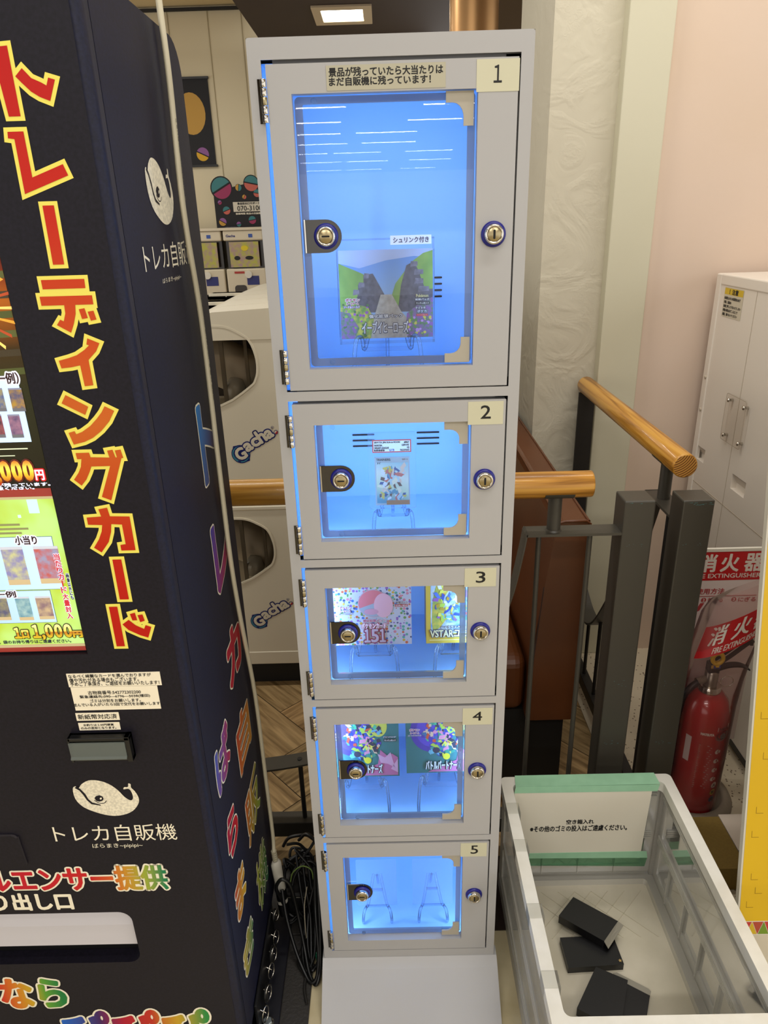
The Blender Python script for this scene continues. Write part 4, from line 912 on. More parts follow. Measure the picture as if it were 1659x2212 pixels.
card(CARD1, '8a86b8', 'c8c890', 1, 5); card(CARD2, '9a98b8', 'c05a50', 1, 6); card(C31, '5a5a78', 'a09a6a', 1, 7); card(C32, 'a8c8c8', '5a90a8', 1, 8); card(C33, '8a7078', 'c8b08a', 1, 9)
mar = mat('print_maroon', '3a1414', .5); hal = em('d8dcec', .7)
for s_, r_ in (('小当り', KO), ('一例', REI)): S.text(s_, r_, ys, .0018, hal, .0018).text(s_, r_, ys, .0021, mar, .0004)
def vert(s_, rc, m_, h_, bo):
    n = len(s_); x0, z0, x1, z1 = rc; hgt = (z1 - z0) / n
    for i, ch in enumerate(s_):
        zz = z1 - (i + 1) * hgt
        r_ = (x0 + (.4 * (x1 - x0) if ch == 'ー' else .08 * (x1 - x0)), zz + hgt * .06, x1 - (.4 * (x1 - x0) if ch == 'ー' else .08 * (x1 - x0)), zz + hgt * .94)
        if ch == 'ー': S.prism([(r_[0], r_[1]), (r_[2], r_[1]), (r_[2], r_[3]), (r_[0], r_[3])], ys, .0022, .0022, m_)
        else: S.text(ch, r_, ys, .0018, h_, bo * 3).text(ch, r_, ys, .0022, m_, bo)
vert('当たりカード大量封入', (-.4505, 1.037, -.4415, 1.1372), em('b82834', .7), hal, .0003)
vert('画像以外にも', (-.4395, 1.067, -.4350, 1.107), mat('print_slate', '22304a', .5), hal, .0002)
g2 = grad('screen_gold2', (0, 0, 1.008), (0, 0, 1.026), [(0, 'c8b028'), (.45, 'b06a20'), (.55, 'd8c850'), (1, 'e0dc90')], emit=.7, o=VO)
for s_, r_ in (('１', (P1[0], P1[1], P1[0] + .0085, P1[3])), ('口', (P1[0] + .0105, P1[1], P1[2], P1[3] - .004)), ('１', (P2[0], P2[1], P2[0] + .0095, P2[3])), (',', (P2[0] + .0125, P2[1] - .003, P2[0] + .0155, P2[1] + .004)), ('0', (P2[0] + .0180, P2[1], P2[0] + .0272, P2[3])), ('0', (P2[0] + .0310, P2[1], P2[0] + .0402, P2[3])), ('0', (P2[0] + .0440, P2[1], P2[2], P2[3])), ('円', P3)): S.text(s_, r_, ys, .0018, mat('print_brown', '3a3014', .5), .0021).text(s_, r_, ys, .0022, g2, .0009)
S.text('景品が残っている時は当たりが残っています。袋のお持ち帰りはご遠慮ください。', (SM3[0] - .13, SM3[1], SM3[2], SM3[3]), ys, .0016, mat('print_slate', '22304a', .5), .0002)
S.build('screen', vm, recalc=False)
MB().prism([(SCR[0], SCR[1]), (SCR[2], SCR[1]), (SCR[2], SCR[3]), (SCR[0], SCR[3])], FY(YF + .002), 0, 0, clear('screen_glass', (.98, .98, .98), .05, .02)).build('screen_glass', vm)
# stickers
LAB = mat('sticker_paper', 'f2e8cf', .6)
def sticker(rc, lines):
    m_ = MB().prism([(rc[0], rc[1]), (rc[2], rc[1]), (rc[2], rc[3]), (rc[0], rc[3])], fy, .0001, .0006, LAB)
    for s_, r_ in lines: m_.text(s_, r_, fy, .0009, INK, .00006)
    return m_.build('sticker', vm)
sticker(ST1, [('なるべく綺麗なカードを選んでおりますが', T1A), ('傷や汚れがある場合もございます。', T1B), ('予めご了承頂き、ご遊技をお願いいたします！', T1C)])
sticker(ST2, [('古物商番号:542772302200', T2A), ('緊急連絡先:090—6796—5038(福田)', T2B), ('ゴミは分別をお願いします。', T2C), ('並んでいる人がいたら5回で交代をお願いします', T2D)])
sticker(ST3, [('新紙幣対応済', T3)]); sticker(ST4, [('お釣りは１00円硬貨', T4A), ('のみの返却となります。', T4B)])
# coin return with clear flap
x0, z0, x1, z1 = -.4815, .803, -.391, .847
cr = MB().box((x0, YF - .013, z1 - .006), (x1, YF, z1), BLACKP, .001).box((x0, YF - .013, z0), (x0 + .003, YF, z1), BLACKP).box((x1 - .007, YF - .013, z0), (x1, YF, z1), BLACKP).box((x0, YF - .010, z0), (x1, YF, z0 + .007), BLACKP).box((x0, YF - .004, z0), (x1, YF, z1), BLACKP)
cr.build('coin_return', vm)
MB().prism([(YF - .0145, z1 - .008), (YF - .0125, z1 - .008), (YF - .0125, z0 + .010), (YF - .0165, z0 + .007), (YF - .017, z0 + .009), (YF - .0145, z0 + .012)], FX(x0 + .001), 0, x1 - x0 - .008, clear('flap_plastic', (.75, .78, .76), .2, .08, .45, 'aab2ac')).build('clear_flap', vm)
# lower left service flap
MB().prism([(-.86, .588), (-.601, .588), (-.603, .648)] + [(-.613 + .010 * math.cos(R(a)), .640 + .012 * math.sin(R(a))) for a in (30, 60, 90)] + [(-.86, .652)], fy, .0002, .004, WRAP, side=mat('flap_edge', '3a3638', .5)).build('service_flap', vm, bevel=.001)
# outlet
oz0, oz1 = HS[1], HS[3]
MB().prism([(YF + .0265, oz1 + .006), (YF + .029, oz1 + .006), (YF + .0135, .430), (YF + .010, .388), (YF + .007, .388), (YF + .0105, .431)], FX(HS[0] + .002), 0, HS[2] - HS[0] - .004, mat('outlet_white', 'c2bfc4', .45)).build('outlet_flap', vm)
MB().box((HS[0] - .01, YF + .0262, oz0 - .008), (HS[2] + .01, YF + .10, oz0 - .004), BLACKP).box((HS[0] - .01, YF + .0262, oz0 - .008), (HS[2] + .01, YF + .030, oz0 + .040), BLACKP).build('outlet_well', vm)
# foot plates on the floor
FOOT = mat('navy_foot_plate', '17171f', .35, bump=(90, .1, .001))
MB().box((-.93, .80, 0), (-.258, 1.20, .010), FOOT, .002).box((-.92, .86, .010), (-.31, 1.22, .09), BLACKP).build('foot_plate', vm)
bt = MB(); bp = (-.281, .952, .010)
bt.lathe([(.0135, 0), (.0135, .0016)], bp, (0, 0, 1), CHROME, 24).lathe([(.0098, .0016), (.0098, .0085), (.0085, .0095), (0, .0095)], bp, (.05, 0, 1), mat('zinc_bolt', 'a8b4b8', .3, .9), 6, False)
bt.build('bolt', vm)

# ------------------------------------------------------------------ cables and clutter between machine and locker
RUB = mat('black_cable_rubber', '0b0b0c', .38)
mt_ = MB().box((-.2585, .84, 0), (-.198, 1.15, .006), mat('floor_mat_rubber', '2c2926', .55, bump=(160, .6, .002)), .002).box((-.40, 1.151, 0), (-.168, 1.345, .006), mat('floor_mat_rubber', '2c2926', .55, bump=(160, .6, .002)), .002).build('floor_mat', o=(0, 0, 0))
tag(mt_, 'narrow black textured rubber mat on the floor between machine and locker', 'mat')
CAB = mat('ivory_cable', 'cfc7ad', .45)
wc = thing('power_cable', 'ivory flat power cable hanging down the side of the black vending machine to a plug', 'cable', (-.286, 1.19, .0))
wpath = [(-.288, 1.120, 1.96), (-.288, 1.121, 1.81), (-.288, 1.124, 1.716), (-.288, 1.113, 1.558), (-.288, 1.139, 1.391), (-.288, 1.137, 1.155), (-.288, 1.138, .991), (-.288, 1.155, .866), (-.288, 1.203, .642), (-.287, 1.207, .418), (-.285, 1.204, .263), (-.284, 1.19, .225)]
rings = []; sp = smooth(wpath, 6)
for p in sp: rings.append([(p[0] + .0042 * math.cos(2 * math.pi * k / 12), p[1] + .0060 * math.sin(2 * math.pi * k / 12), p[2]) for k in range(12)])
lf = MB().loft(rings, CAB)
lf.build('cord', wc)
def cprint(s_, z0, z1, y):
    m_ = MB(); n = 0
    return m_
pr_ = MB()
for s_, zc, yc in (('コードはたばねて使わないこと', 1.62, 1.1165), ('使用後 20 年 月（油性ペンでご記入ください）', 1.36, 1.139), ('コード 注意 束ねないで', 1.09, 1.1375)):
    h_ = .012 * len(s_) * .62
    fnr = (lambda yc: (lambda u, v, d=0.: (-.2836 + d, yc - v, u)))(yc)
    pr_.text(s_, (zc - h_ / 2, -.0016, zc + h_ / 2, .0016), fnr, 0, mat('grey_print', '6a6656', .6), .0001)
pr_.build('cord_print', wc, recalc=False)
pl = MB(); A = Vector((-.284, 1.19, .226)); B = Vector((-.272, 1.175, .075)); D = (B - A).normalized()
for i in range(5): pl.lathe([(.0062, 0), (.0062, .004), (.0052, .0045)], A + D * (.0055 * i), D, CAB, 14)
pl.lathe([(.0085, 0), (.0125, .006), (.0125, .02), (.0115, .055), (.0125, .075), (.0125, .080)], A + D * .028, D, WHITE, 16, sx=1., sy=.8)
pl.lathe([(.013, .080), (.013, .106)], A + D * .028, D, BLACKP, 16, sx=1., sy=.85).lathe([(.0125, .106), (.0125, .116)], A + D * .028, D, WHITE, 16, sx=1., sy=.85).lathe([(.0135, .116), (.0125, .15)], A + D * .028, D, BLACKP, 16, sx=1., sy=.85)
pl.build('plug', wc)
def cable(label, pts, r, m_=RUB, name='power_cable', grp=None):
    o = (pts[0][0], pts[0][1], 0)
    ob = MB().tube(smooth(pts, 7), r, m_, 9).build(name, o=o)
    return tag(ob, label, 'cable', grp)
cable('thick black cable looping over the ivory plug beside the vending machine', [(-.262, 1.17, .055), (-.272, 1.15, .13), (-.276, 1.14, .17), (-.262, 1.14, .195), (-.244, 1.14, .175), (-.232, 1.13, .10), (-.219, 1.10, .040), (-.205, 1.055, .012), (-.188, 1.03, .010), (-.180, 1.05, .03), (-.179, 1.09, .09), (-.185, 1.16, .17), (-.19, 1.22, .20)], .0042)
cable('black cable crossing low in front of the loop beside the plug', [(-.268, 1.16, .14), (-.258, 1.13, .09), (-.238, 1.09, .045), (-.216, 1.055, .018), (-.200, 1.035, .010), (-.186, 1.04, .022), (-.183, 1.07, .06), (-.19, 1.12, .12), (-.196, 1.2, .16)], .0040)
cable('black cable hanging in a wide arc against the locker side near the floor', [(-.24, 1.27, .17), (-.215, 1.25, .21), (-.190, 1.22, .20), (-.181, 1.16, .13), (-.180, 1.10, .05), (-.190, 1.07, .014), (-.205, 1.085, .010), (-.214, 1.12, .03), (-.212, 1.17, .07), (-.20, 1.22, .10)], .0038)
cable('black cable arching highest at the back of the tangle under the railing bar', [(-.285, 1.30, .12), (-.268, 1.285, .16), (-.240, 1.27, .185), (-.212, 1.262, .190), (-.190, 1.255, .150), (-.185, 1.22, .06), (-.20, 1.19, .02)], .0040)
cable('thin black lead curling at the back of the cable tangle', [(-.275, 1.29, .02), (-.258, 1.28, .09), (-.232, 1.27, .13), (-.214, 1.255, .10), (-.225, 1.24, .04), (-.252, 1.23, .02), (-.262, 1.25, .06), (-.24, 1.26, .12), (-.21, 1.24, .15)], .0030)
cable('grey black lead lying along the mat from the tangle towards the front', [(-.235, 1.20, .012), (-.225, 1.13, .011), (-.232, 1.08, .011), (-.214, 1.05, .0105), (-.212, 1.02, .011), (-.204, .99, .0105)], .0034, mat('dull_cable', '1d1b19', .5))
cable('thin yellow green earth wire curving over the black cables', [(-.256, 1.20, .115), (-.248, 1.20, .145), (-.226, 1.20, .165), (-.205, 1.195, .160), (-.200, 1.19, .135)], .0014, mat('earth_green', '7d9a4a', .45), 'earth_wire')
cable('thin grey wire running down between the black cables', [(-.213, 1.17, .135), (-.219, 1.15, .10), (-.218, 1.13, .06), (-.216, 1.12, .03)], .0012, mat('grey_wire', 'a39a85', .45), 'signal_wire')
tag(MB().lathe([(.0028, 0), (.0062, .012), (.0068, .034), (.0045, .046)], (-.187, 1.075, .048), (.1, .15, -1), mat('green_cap', '0f6a4a', .4), 14).build('cable_cap', o=(0, 0, 0)), 'green plastic cable end cap lying against the locker among black cables', 'cap')
for k in range(7):
    rnd = random.Random(40 + k); c0 = Vector((-.232 + .028 * rnd.uniform(-1, 1), 1.235 + .03 * rnd.uniform(-1, 1), .085 + .03 * rnd.uniform(-1, 1)))
    pts = []
    for j in range(9):
        a_ = j * 1.15 + k * .9; rr_ = .030 + .012 * rnd.random()
        pts.append((min(max(c0.x + rr_ * math.cos(a_), -.283), -.178), c0.y + rr_ * .8 * math.sin(a_ * .8 + k), max(c0.z + .07 * math.sin(a_ * .7 + k * 1.3), .012)))
    cable('black power cord looping in the tangle under the railing, between machine and locker', pts, .0034 + .0008 * (k % 2), grp='tangled black cords between machine and locker')
for k in range(4):
    x_ = -.246 + .013 * k
    cable('black power cord drooping from the tangle down to the floor mat beside the locker', [(x_, 1.25, .14), (x_ + .012, 1.20, .10 - .01 * k), (x_ + .025, 1.15, .06), (x_ + .022 + .008 * k, 1.10 - .01 * k, .016), (x_ + .035, 1.06, .011), (min(x_ + .05, -.180), 1.10, .02), (min(x_ + .045, -.180), 1.18, .08)], .0036, grp='drooping black cords between machine and locker')
ps = thing('power_strip', 'dark power adapter box lying in the cable tangle below the railing bar', 'power strip', (-.235, 1.225, 0))
MB().box((-.272, 1.20, .012), (-.205, 1.26, .075), mat('adapter_black', '151415', .5), .005).build('housing', ps); MB().box((-.265, 1.199, .065), (-.212, 1.2005, .0665), mat('adapter_line', '8a8676', .5)).build('seam', ps)
# strip of chrome rings at the foot of the machine
rs = thing('ring_strip', 'black strip with a row of chrome edged rings at the foot of the vending machine', 'ring strip', (-.284, 1.03, .01))
MB().box((-.2955, .925, .012), (-.2905, 1.14, .105), BLACKP, .001).build('strip', rs)
for i, (y, z) in enumerate(((1.118, .112), (1.092, .076), (1.056, .072), (1.018, .075), (.976, .068), (.935, .066))):
    r_ = .019 if i else .015
    rg = MB(); rg.tube([(-.2775 + .004 * math.cos(a) , y + r_ * .62 * math.cos(a), z + r_ * math.sin(a)) for a in [2 * math.pi * k / 24 for k in range(24)]], .0014, CHROME, 6, True)
    rg.lathe([(r_ * .92, 0), (r_ * .92, .003)], (-.283, y, z), (1, 0, 0), BLACKP, 22, sx=1, sy=1) if i % 2 == 0 else None
    rg.tube([(-.2905, y + .012, z - .006), (-.279, y + .010, z - .012)], .0016, CHROME, 6)
    rg.build('ring', rs)
# ------------------------------------------------------------------ handrails
STEEL = mat('grey_brown_steel', '3c3830', .42, spec=.5, bump=(60, .06, .001))
STEELD = mat('dark_steel', '1d1915', .5)
def wood(name, axis):
    m = mat(name, 'b9802c', .35, spec=.4, coat=.2); nt = m.node_tree; b = nt.nodes['Principled BSDF']
    tc = nt.nodes.new('ShaderNodeTexCoord'); mp = nt.nodes.new('ShaderNodeMapping'); sc = [70, 70, 70]; sc['xyz'.index(axis)] = 3.0; mp.inputs['Scale'].default_value = sc
    n = nt.nodes.new('ShaderNodeTexNoise'); n.inputs['Scale'].default_value = 1.0; n.inputs['Detail'].default_value = 4; n.inputs['Distortion'].default_value = .5
    cr = nt.nodes.new('ShaderNodeValToRGB'); e = cr.color_ramp.elements; e[0].position = .36; e[0].color = hx('8a5a14'); e[1].position = .58; e[1].color = hx('c8943e')
    el = e.new(.46); el.color = hx('b37c28')
    nt.links.new(tc.outputs['Object'], mp.inputs[0]); nt.links.new(mp.outputs[0], n.inputs['Vector']); nt.links.new(n.outputs['Fac'], cr.inputs[0]); nt.links.new(cr.outputs[0], b.inputs['Base Color'])
    return m
W1, W2 = wood('pine_along_x', 'x'), wood('pine_along_y', 'y')
ENDG = mat('pine_end_grain', 'a86c28', .5)
def rings_tex(m):
    nt = m.node_tree; tc = nt.nodes.new('ShaderNodeTexCoord'); wv = nt.nodes.new('ShaderNodeTexWave'); wv.wave_type = 'RINGS'; wv.rings_direction = 'Y'
    mp = nt.nodes.new('ShaderNodeMapping'); mp.inputs['Location'].default_value = (.035, 0, -1.06); wv.inputs['Scale'].default_value = 62; wv.inputs['Distortion'].default_value = .6
    cr = nt.nodes.new('ShaderNodeValToRGB'); e = cr.color_ramp.elements; e[0].position = .25; e[0].color = hx('6e4013'); e[1].position = .7; e[1].color = hx('c08a3c')
    L = nt.links.new; L(tc.outputs['Object'], mp.inputs[0]); L(mp.outputs[0], wv.inputs['Vector']); L(wv.outputs['Fac'], cr.inputs[0]); L(cr.outputs[0], nt.nodes['Principled BSDF'].inputs['Base Color'])
rings_tex(ENDG)
ra = thing('railing', 'railing behind the locker, steel with a pine handrail running left to right', 'railing', (.1, 1.385, 0))
def rail_prof(r, L): return [(r - .003, 0), (r - .0008, .001), (r, .004), (r, L - .004), (r - .0008, L - .001), (r - .003, L)]
MB().lathe(rail_prof(.0275, 1.62), (-1.205, 1.372, 1.021), (1, 0, 0), W1, 40).build('handrail', ra)
def post(parent, x0, x1, y0, y1, z1):
    p = MB().box((x0, y0, .004), (x1, y1, z1), STEEL, .003); rnd = random.Random(int(x0 * 1000)); fp = FY(y0); tl = mat('teal_scratch', '4f8d90', .6)
    for n_, zc, spr in ((14, z1 - .008, .004), (5, z1 - .10, .003), (6, z1 - .45, .01), (8, z1 - .62, .005), (6, z1 - .80, .02)):
        for k in range(n_ if x0 > .6 or n_ < 14 else 2):
            u = x0 + .006 + rnd.random() * (x1 - x0 - .018); v = zc + rnd.uniform(-spr, spr); L_ = rnd.uniform(.002, .012 if n_ > 10 else .005)
            p.prism([(u, v), (u + L_, v + rnd.uniform(-.0004, .0004)), (u + L_, v + .0007)], fp, .0004, .0004, tl)
    return p.build('post', parent)
p1 = post(ra, .4835, .5475, 1.360, 1.424, .984)
sc_ = MB(); random.seed(3)
TEALM = mat('teal_scratch', '4f8d90', .6)
st = MB().strip([(.484, 1.385, .910), (.285, 1.385, .910)], (0, .046, 0), (0, 0, .006), STEEL)
st.strip(smooth([(.2855, 1.385, .912), (.278, 1.385, .86), (.257, 1.385, .752), (.215, 1.385, .64), (.13, 1.385, .52), (0, 1.385, .41), (-.15, 1.385, .335), (-.32, 1.385, .297), (-.55, 1.385, .285), (-.9, 1.385, .31)], 5), (0, .046, 0), (.004, 0, .006), STEEL)
st.build('swoop_bar', ra)
MB().lathe([(.0145, 0), (.0145, .088)], (.345, 1.385, .912), (0, 0, 1), STEEL, 24).lathe([(.018, 0), (.0145, .004)], (.345, 1.385, .9125), (0, 0, 1), STEEL, 24).build('stub_post', ra)
sad = MB(); n = 10
for s_ in (0,):
    ringA = [(.0290 * math.sin(R(a)), -.0290 * math.cos(R(a))) for a in range(-62, 63, 12)]; ringB = [(.0268 * math.sin(R(a)), -.0268 * math.cos(R(a))) for a in range(62, -63, -12)]
    sad.prism([(1.372 + p[0], 1.021 + p[1]) for p in ringA + ringB], FX(.316), 0, .060, STEEL)
sad.build('saddle', ra, bevel=.001)
MB().box((-.93, 1.365, .08), (.4835, 1.405, .126), STEEL, .002).build('bottom_bar', ra)
def bar_z(x):
    pts = [(-.9, .31), (-.55, .285), (-.32, .297), (-.15, .335), (0, .41), (.13, .52), (.215, .64), (.257, .752), (.286, .907), (.5, .907)]
    for (a, za), (b_, zb) in zip(pts, pts[1:]):
        if a <= x <= b_: return za + (zb - za) * (x - a) / (b_ - a)
for x in (-.79, -.68, -.57, -.46, -.35, -.24, -.13, -.02, .09, .2, .315, .424):
    MB().tube([(x, 1.385, .125), (x, 1.385, bar_z(x))], .0058, STEELD if x < .25 else STEEL, 10).build('rod', ra)
rb = thing('railing', 'railing running away to the right hand wall, steel with a pine handrail', 'railing', (.645, 1.85, 0))
MB().lathe(rail_prof(.0275, .82), (.641, 1.462, 1.022), (0, 1, 0), W2, 40).lathe([(.0245, 0), (.0245, .0015)], (.641, 1.4615, 1.022), (0, 1, 0), ENDG, 40).build('handrail', rb)
post(rb, .604, .669, 1.360, 1.425, .982)
ar = MB().strip([(.645, 1.42, .905), (.645, 1.62, .905)], (.05, 0, 0), (0, 0, .006), STEEL)
ar.strip(smooth([(.645, 1.618, .906), (.645, 1.66, .80), (.645, 1.74, .61), (.645, 1.83, .47), (.645, 1.905, .37), (.645, 1.955, .325), (.645, 2.0, .306), (.645, 2.05, .305), (.645, 2.10, .315), (.645, 2.2, .36), (.645, 2.268, .42)], 5), (.05, 0, 0), (0, .003, .006), STEEL)
ar.build('swoop_bar', rb)
MB().lathe([(.0145, 0), (.0145, .092)], (.645, 1.565, .907), (0, 0, 1), STEEL, 24).build('stub_post', rb)
sd = MB(); sd.prism([(.641 + p[0], 1.022 + p[1]) for p in [(.0290 * math.sin(R(a)), -.0290 * math.cos(R(a))) for a in range(-62, 63, 12)] + [(.0268 * math.sin(R(a)), -.0268 * math.cos(R(a))) for a in range(62, -63, -12)]], lambda u, v, d=0.: (u, 1.535 + d, v), 0, .06, STEEL); sd.build('saddle', rb)
MB().box((.618, 2.266, 0), (.670, 2.274, 1.0), STEELD).build('wall_post', rb)
MB().box((.63, 1.425, .045), (.66, 2.266, .085), STEELD, .002).build('bottom_bar', rb)
def bz(y):
    pts = [(1.62, .90), (1.66, .80), (1.74, .61), (1.83, .47), (1.905, .37), (1.955, .325), (2.0, .306), (2.05, .305), (2.1, .315), (2.2, .36)]
    for (a, za), (b_, zb) in zip(pts, pts[1:]):
        if a <= y <= b_: return za + (zb - za) * (y - a) / (b_ - a)
    return .903
for y in (1.52, 1.62, 1.72, 1.82, 1.915, 2.03, 2.14): MB().tube([(.645, y, .084), (.645, y, bz(y))], .0058, STEELD, 10).build('rod', rb)

# ------------------------------------------------------------------ leather bench
LEA = mat('brown_leather', '5a3014', .36, spec=.45, noise=(5, '4a260f', .6), bump=(180, .12, .001)); LEAD = mat('leather_seam', '2c150a', .7)
be = thing('bench', 'brown leather bench with high padded back behind the railing', 'bench', (.25, 2.15, 0))
bk = MB(); Pn = [(.343, .30), (.352, .55), (.388, .855), (.394, .868), (.404, .872), (.455, .872), (.464, .866), (.464, .30)]
bk.loft([[(x, 1.522 + (.004 if k in (0, 3) else 0), z) for x, z in Pn] if k < 1 else [(x, 2.70, z) for x, z in Pn] for k in (0, 1)], LEA, sm=False)
bk.tube([(.392, 1.522, .868), (.405, 1.5215, .873), (.455, 1.5215, .873), (.465, 1.522, .866), (.4655, 1.522, .60), (.4655, 1.522, .305)], .0035, LEA, 8)
bk.tube([(.366, 1.521, .70), (.352, 1.521, .5), (.345, 1.521, .305)], .0016, LEAD, 6)
bk.tube([(.394, 1.53, .870), (.394, 2.69, .870)], .003, LEA, 8).tube([(.464, 1.53, .868), (.464, 2.69, .868)], .0035, LEA, 8)
bk.build('backrest', be, bevel=.006)
MB().box((.035, 1.56, .30), (.345, 2.70, .47), LEA, .03, 4).build('seat', be)
MB().box((.05, 1.575, 0), (.455, 2.69, .299), mat('bench_plinth', '15120f', .6)).build('plinth', be)

# ------------------------------------------------------------------ stacked capsule machines behind the railing
IV = mat('ivory_machine', 'd8cfb8', .38, spec=.5)
def gacha(y0, z0, top, label):
    t = thing('capsule_machine', label, 'capsule machine', (-.3, y0 + .2, z0), 'stacked ivory capsule machines behind the railing')
    z1 = z0 + (.575 if top else .602); f = FY(y0)
    win = [(-.62, z0 + .36 + .19), (-.52, z0 + .558 - .005), (-.47, z0 + .555 - .005), (-.435, z0 + .542 - .008), (-.405, z0 + .512), (-.390, z0 + .47), (-.388, z0 + .43), (-.396, z0 + .40), (-.415, z0 + .378), (-.505, z0 + .325), (-.62, z0 + .325), (-.66, z0 + .37), (-.66, z0 + .50)]
    win = smooth(win, 3, True)
    b = MB(); b.prism([(-.72, z0), (.02, z0), (.02, z1 - .012), (-.72, z1 - .012)], f, 0, -.006, IV, holes=[win])
    b.prism(grow(win, .006), f, .003, -.004, IV, holes=[win], sm=False)
    b.box((-.72, y0 + .006, z0), (.02, y0 + .33, z0 + .28), IV).box((-.10, y0 + .006, z0), (.02, y0 + .33, z1 - .012), IV).box((-.72, y0 + .28, z0), (.02, y0 + .33, z1 - .012), IV).box((-.72, y0 + .006, z0 + .565), (.02, y0 + .33, z1 - .010), IV)
    if top:
        pr = [(-.70, z1 - .06), (-.60, z1 - .012), (-.525, z1 + .014), (-.50, z1 + .020), (-.2, z1 + .034), (.02, z1 + .036), (.02, z1 - .06)]
        for ya, yb_ in ((y0 - .002, y0 + .155), (y0 + .160, y0 + .328)): b.loft([[(x, ya, z) for x, z in pr], [(x, yb_, z) for x, z in pr]], IV, sm=False)
        b.box((-.70, y0 + .15, z1 - .05), (.02, y0 + .17, z1 + .0), IV)
        b.box((-.45, y0 - .0008, z1 - .035), (.02, y0, z1 - .034), mat('machine_seam', '6f6750', .7))
    else:
        b.box((-.72, y0 - .004, z1 - .018), (.02, y0 + .33, z1 - .004), IV, .003); b.box((-.72, y0 - .003, z0 + .0), (.02, y0 + .01, z0 + .05), IV, .002)
    b.build('body', t, bevel=.003)
    c = MB().box((-.70, y0 + .27, z0 + .29), (-.11, y0 + .275, z0 + .56), mat('machine_inside', '2e241a', .6))
    c.lathe([(.075, 0), (.075, .50)], (-.66, y0 + .12, z0 + .50), (.88, .10, -.46), mat('inner_drum', 'd6ccb8', .35), 26)
    c.box((-.50, y0 + .03, z0 + .31), (-.488, y0 + .04, z0 + .56), mat('inner_rod', '8d8474', .3)).box((-.43, y0 + .05, z0 + .31), (-.42, y0 + .06, z0 + .56), mat('inner_rod', '8d8474', .3))
    c.lathe([(.03, 0), (.035, .03), (.02, .06), (0, .065)], (-.475, y0 + .06, z0 + .33), (.2, 0, 1), mat('capsule_clear', 'b9b4a6', .2), 16)
    c.build('mechanism', t)
    MB().prism(grow(win, -.001), f, -.003, -.003, clear('smoked_pane', (.86, .82, .76), .25, .03, .03, '6a6050')).build('side_window', t)
    return t
def gacha_logo(t, y0, cx, cz):
    """slanted word logo with a swirl round its first letter"""
    NV, LT = mat('logo_navy', '161f63', .4), mat('logo_teal', '3f8fa0', .4); mb = MB(); f = FY(y0 - .0005)
    fr_ = lambda u, v, d=0.: (lambda c, s_: f(cx + u * c - v * s_, cz + u * s_ + v * c, d))(math.cos(R(30)), math.sin(R(30)))
    g = (-.062, -.013)
    mb.prism(ell(g[0], g[1], .029, .030), fr_, .0002, .0002, NV)
    for r0, r1, a0, a1 in ((.0265, .0235, 20, 215), (.0265, .0235, 235, 350), (.0220, .0200, 60, 260), (.0220, .0200, 275, 385)):
        o_ = ell(g[0], g[1], r0, n=20, a0=a0, a1=a1); i_ = ell(g[0], g[1], r1, n=20, a0=a1, a1=a0)
        mb.prism(o_ + i_, fr_, .0004, .0004, LT)
    for a in (100, 290):
        c_, s_ = math.cos(R(a)), math.sin(R(a)); mb.prism([(g[0] + .028 * c_ - .008 * s_, g[1] + .028 * s_ + .008 * c_), (g[0] + .034 * c_, g[1] + .034 * s_), (g[0] + .028 * c_ + .010 * s_, g[1] + .028 * s_ - .010 * c_)], fr_, .0003, .0003, NV)
    for s_, r_ in (('G', (-.077, -.030, -.047, .006)), ('a', (-.040, -.018, -.017, .007)), ('c', (-.013, -.018, .009, .007)), ('h', (.013, -.018, .035, .022)), ('a', (.039, -.018, .060, .007))):
        mb.text(s_, r_, fr_, .0006, NV, .0062); mb.text(s_, r_, fr_, .0010, IV, .0024)
    mb.prism(ell(.071, -.012, .0068), fr_, .0005, .0005, NV); mb.prism(ell(.071, -.012, .0052), fr_, .0010, .0010, mat('logo_red', 'b8302c', .4)); mb.prism(ell(.071, -.012, .005, n=10, a0=20, a1=200), fr_, .0012, .0012, IV)
    mb.prism(ell(.070, .006, .0046), fr_, .0005, .0005, NV); mb.prism(ell(.070, .006, .0037), fr_, .0008, .0008, IV); mb.text('R', (.0682, .0038, .0720, .0082), fr_, .0010, NV, .0002)
    mb.build('logo', t, recalc=False)
lab = {(0, 0): 'ivory capsule machine, lower of the nearest stack, standing on the black base', (0, 1): 'ivory capsule machine, upper of the nearest stack, with ridged rounded lid'}
for r_ in range(3):
    y0 = 2.11 + r_ * .335
    for top in (0, 1):
        l_ = lab.get((r_, top)) or ('ivory capsule machine %s, %s stack from the front' % ('on top' if top else 'below', ['', 'second', 'third'][r_]))
        t = gacha(y0, .10 if not top else .706, top, l_)
        if r_ == 0: gacha_logo(t, y0, -.414, .315 if not top else .915)
tag(MB().box((-.70, 2.145, 0), (.02, 3.1, .099), mat('machine_base_black', '0f0d0b', .6))
    .build('low_platform', o=(0, 0, 0)), 'low black platform carrying the ivory capsule machines behind the railing', 'platform')

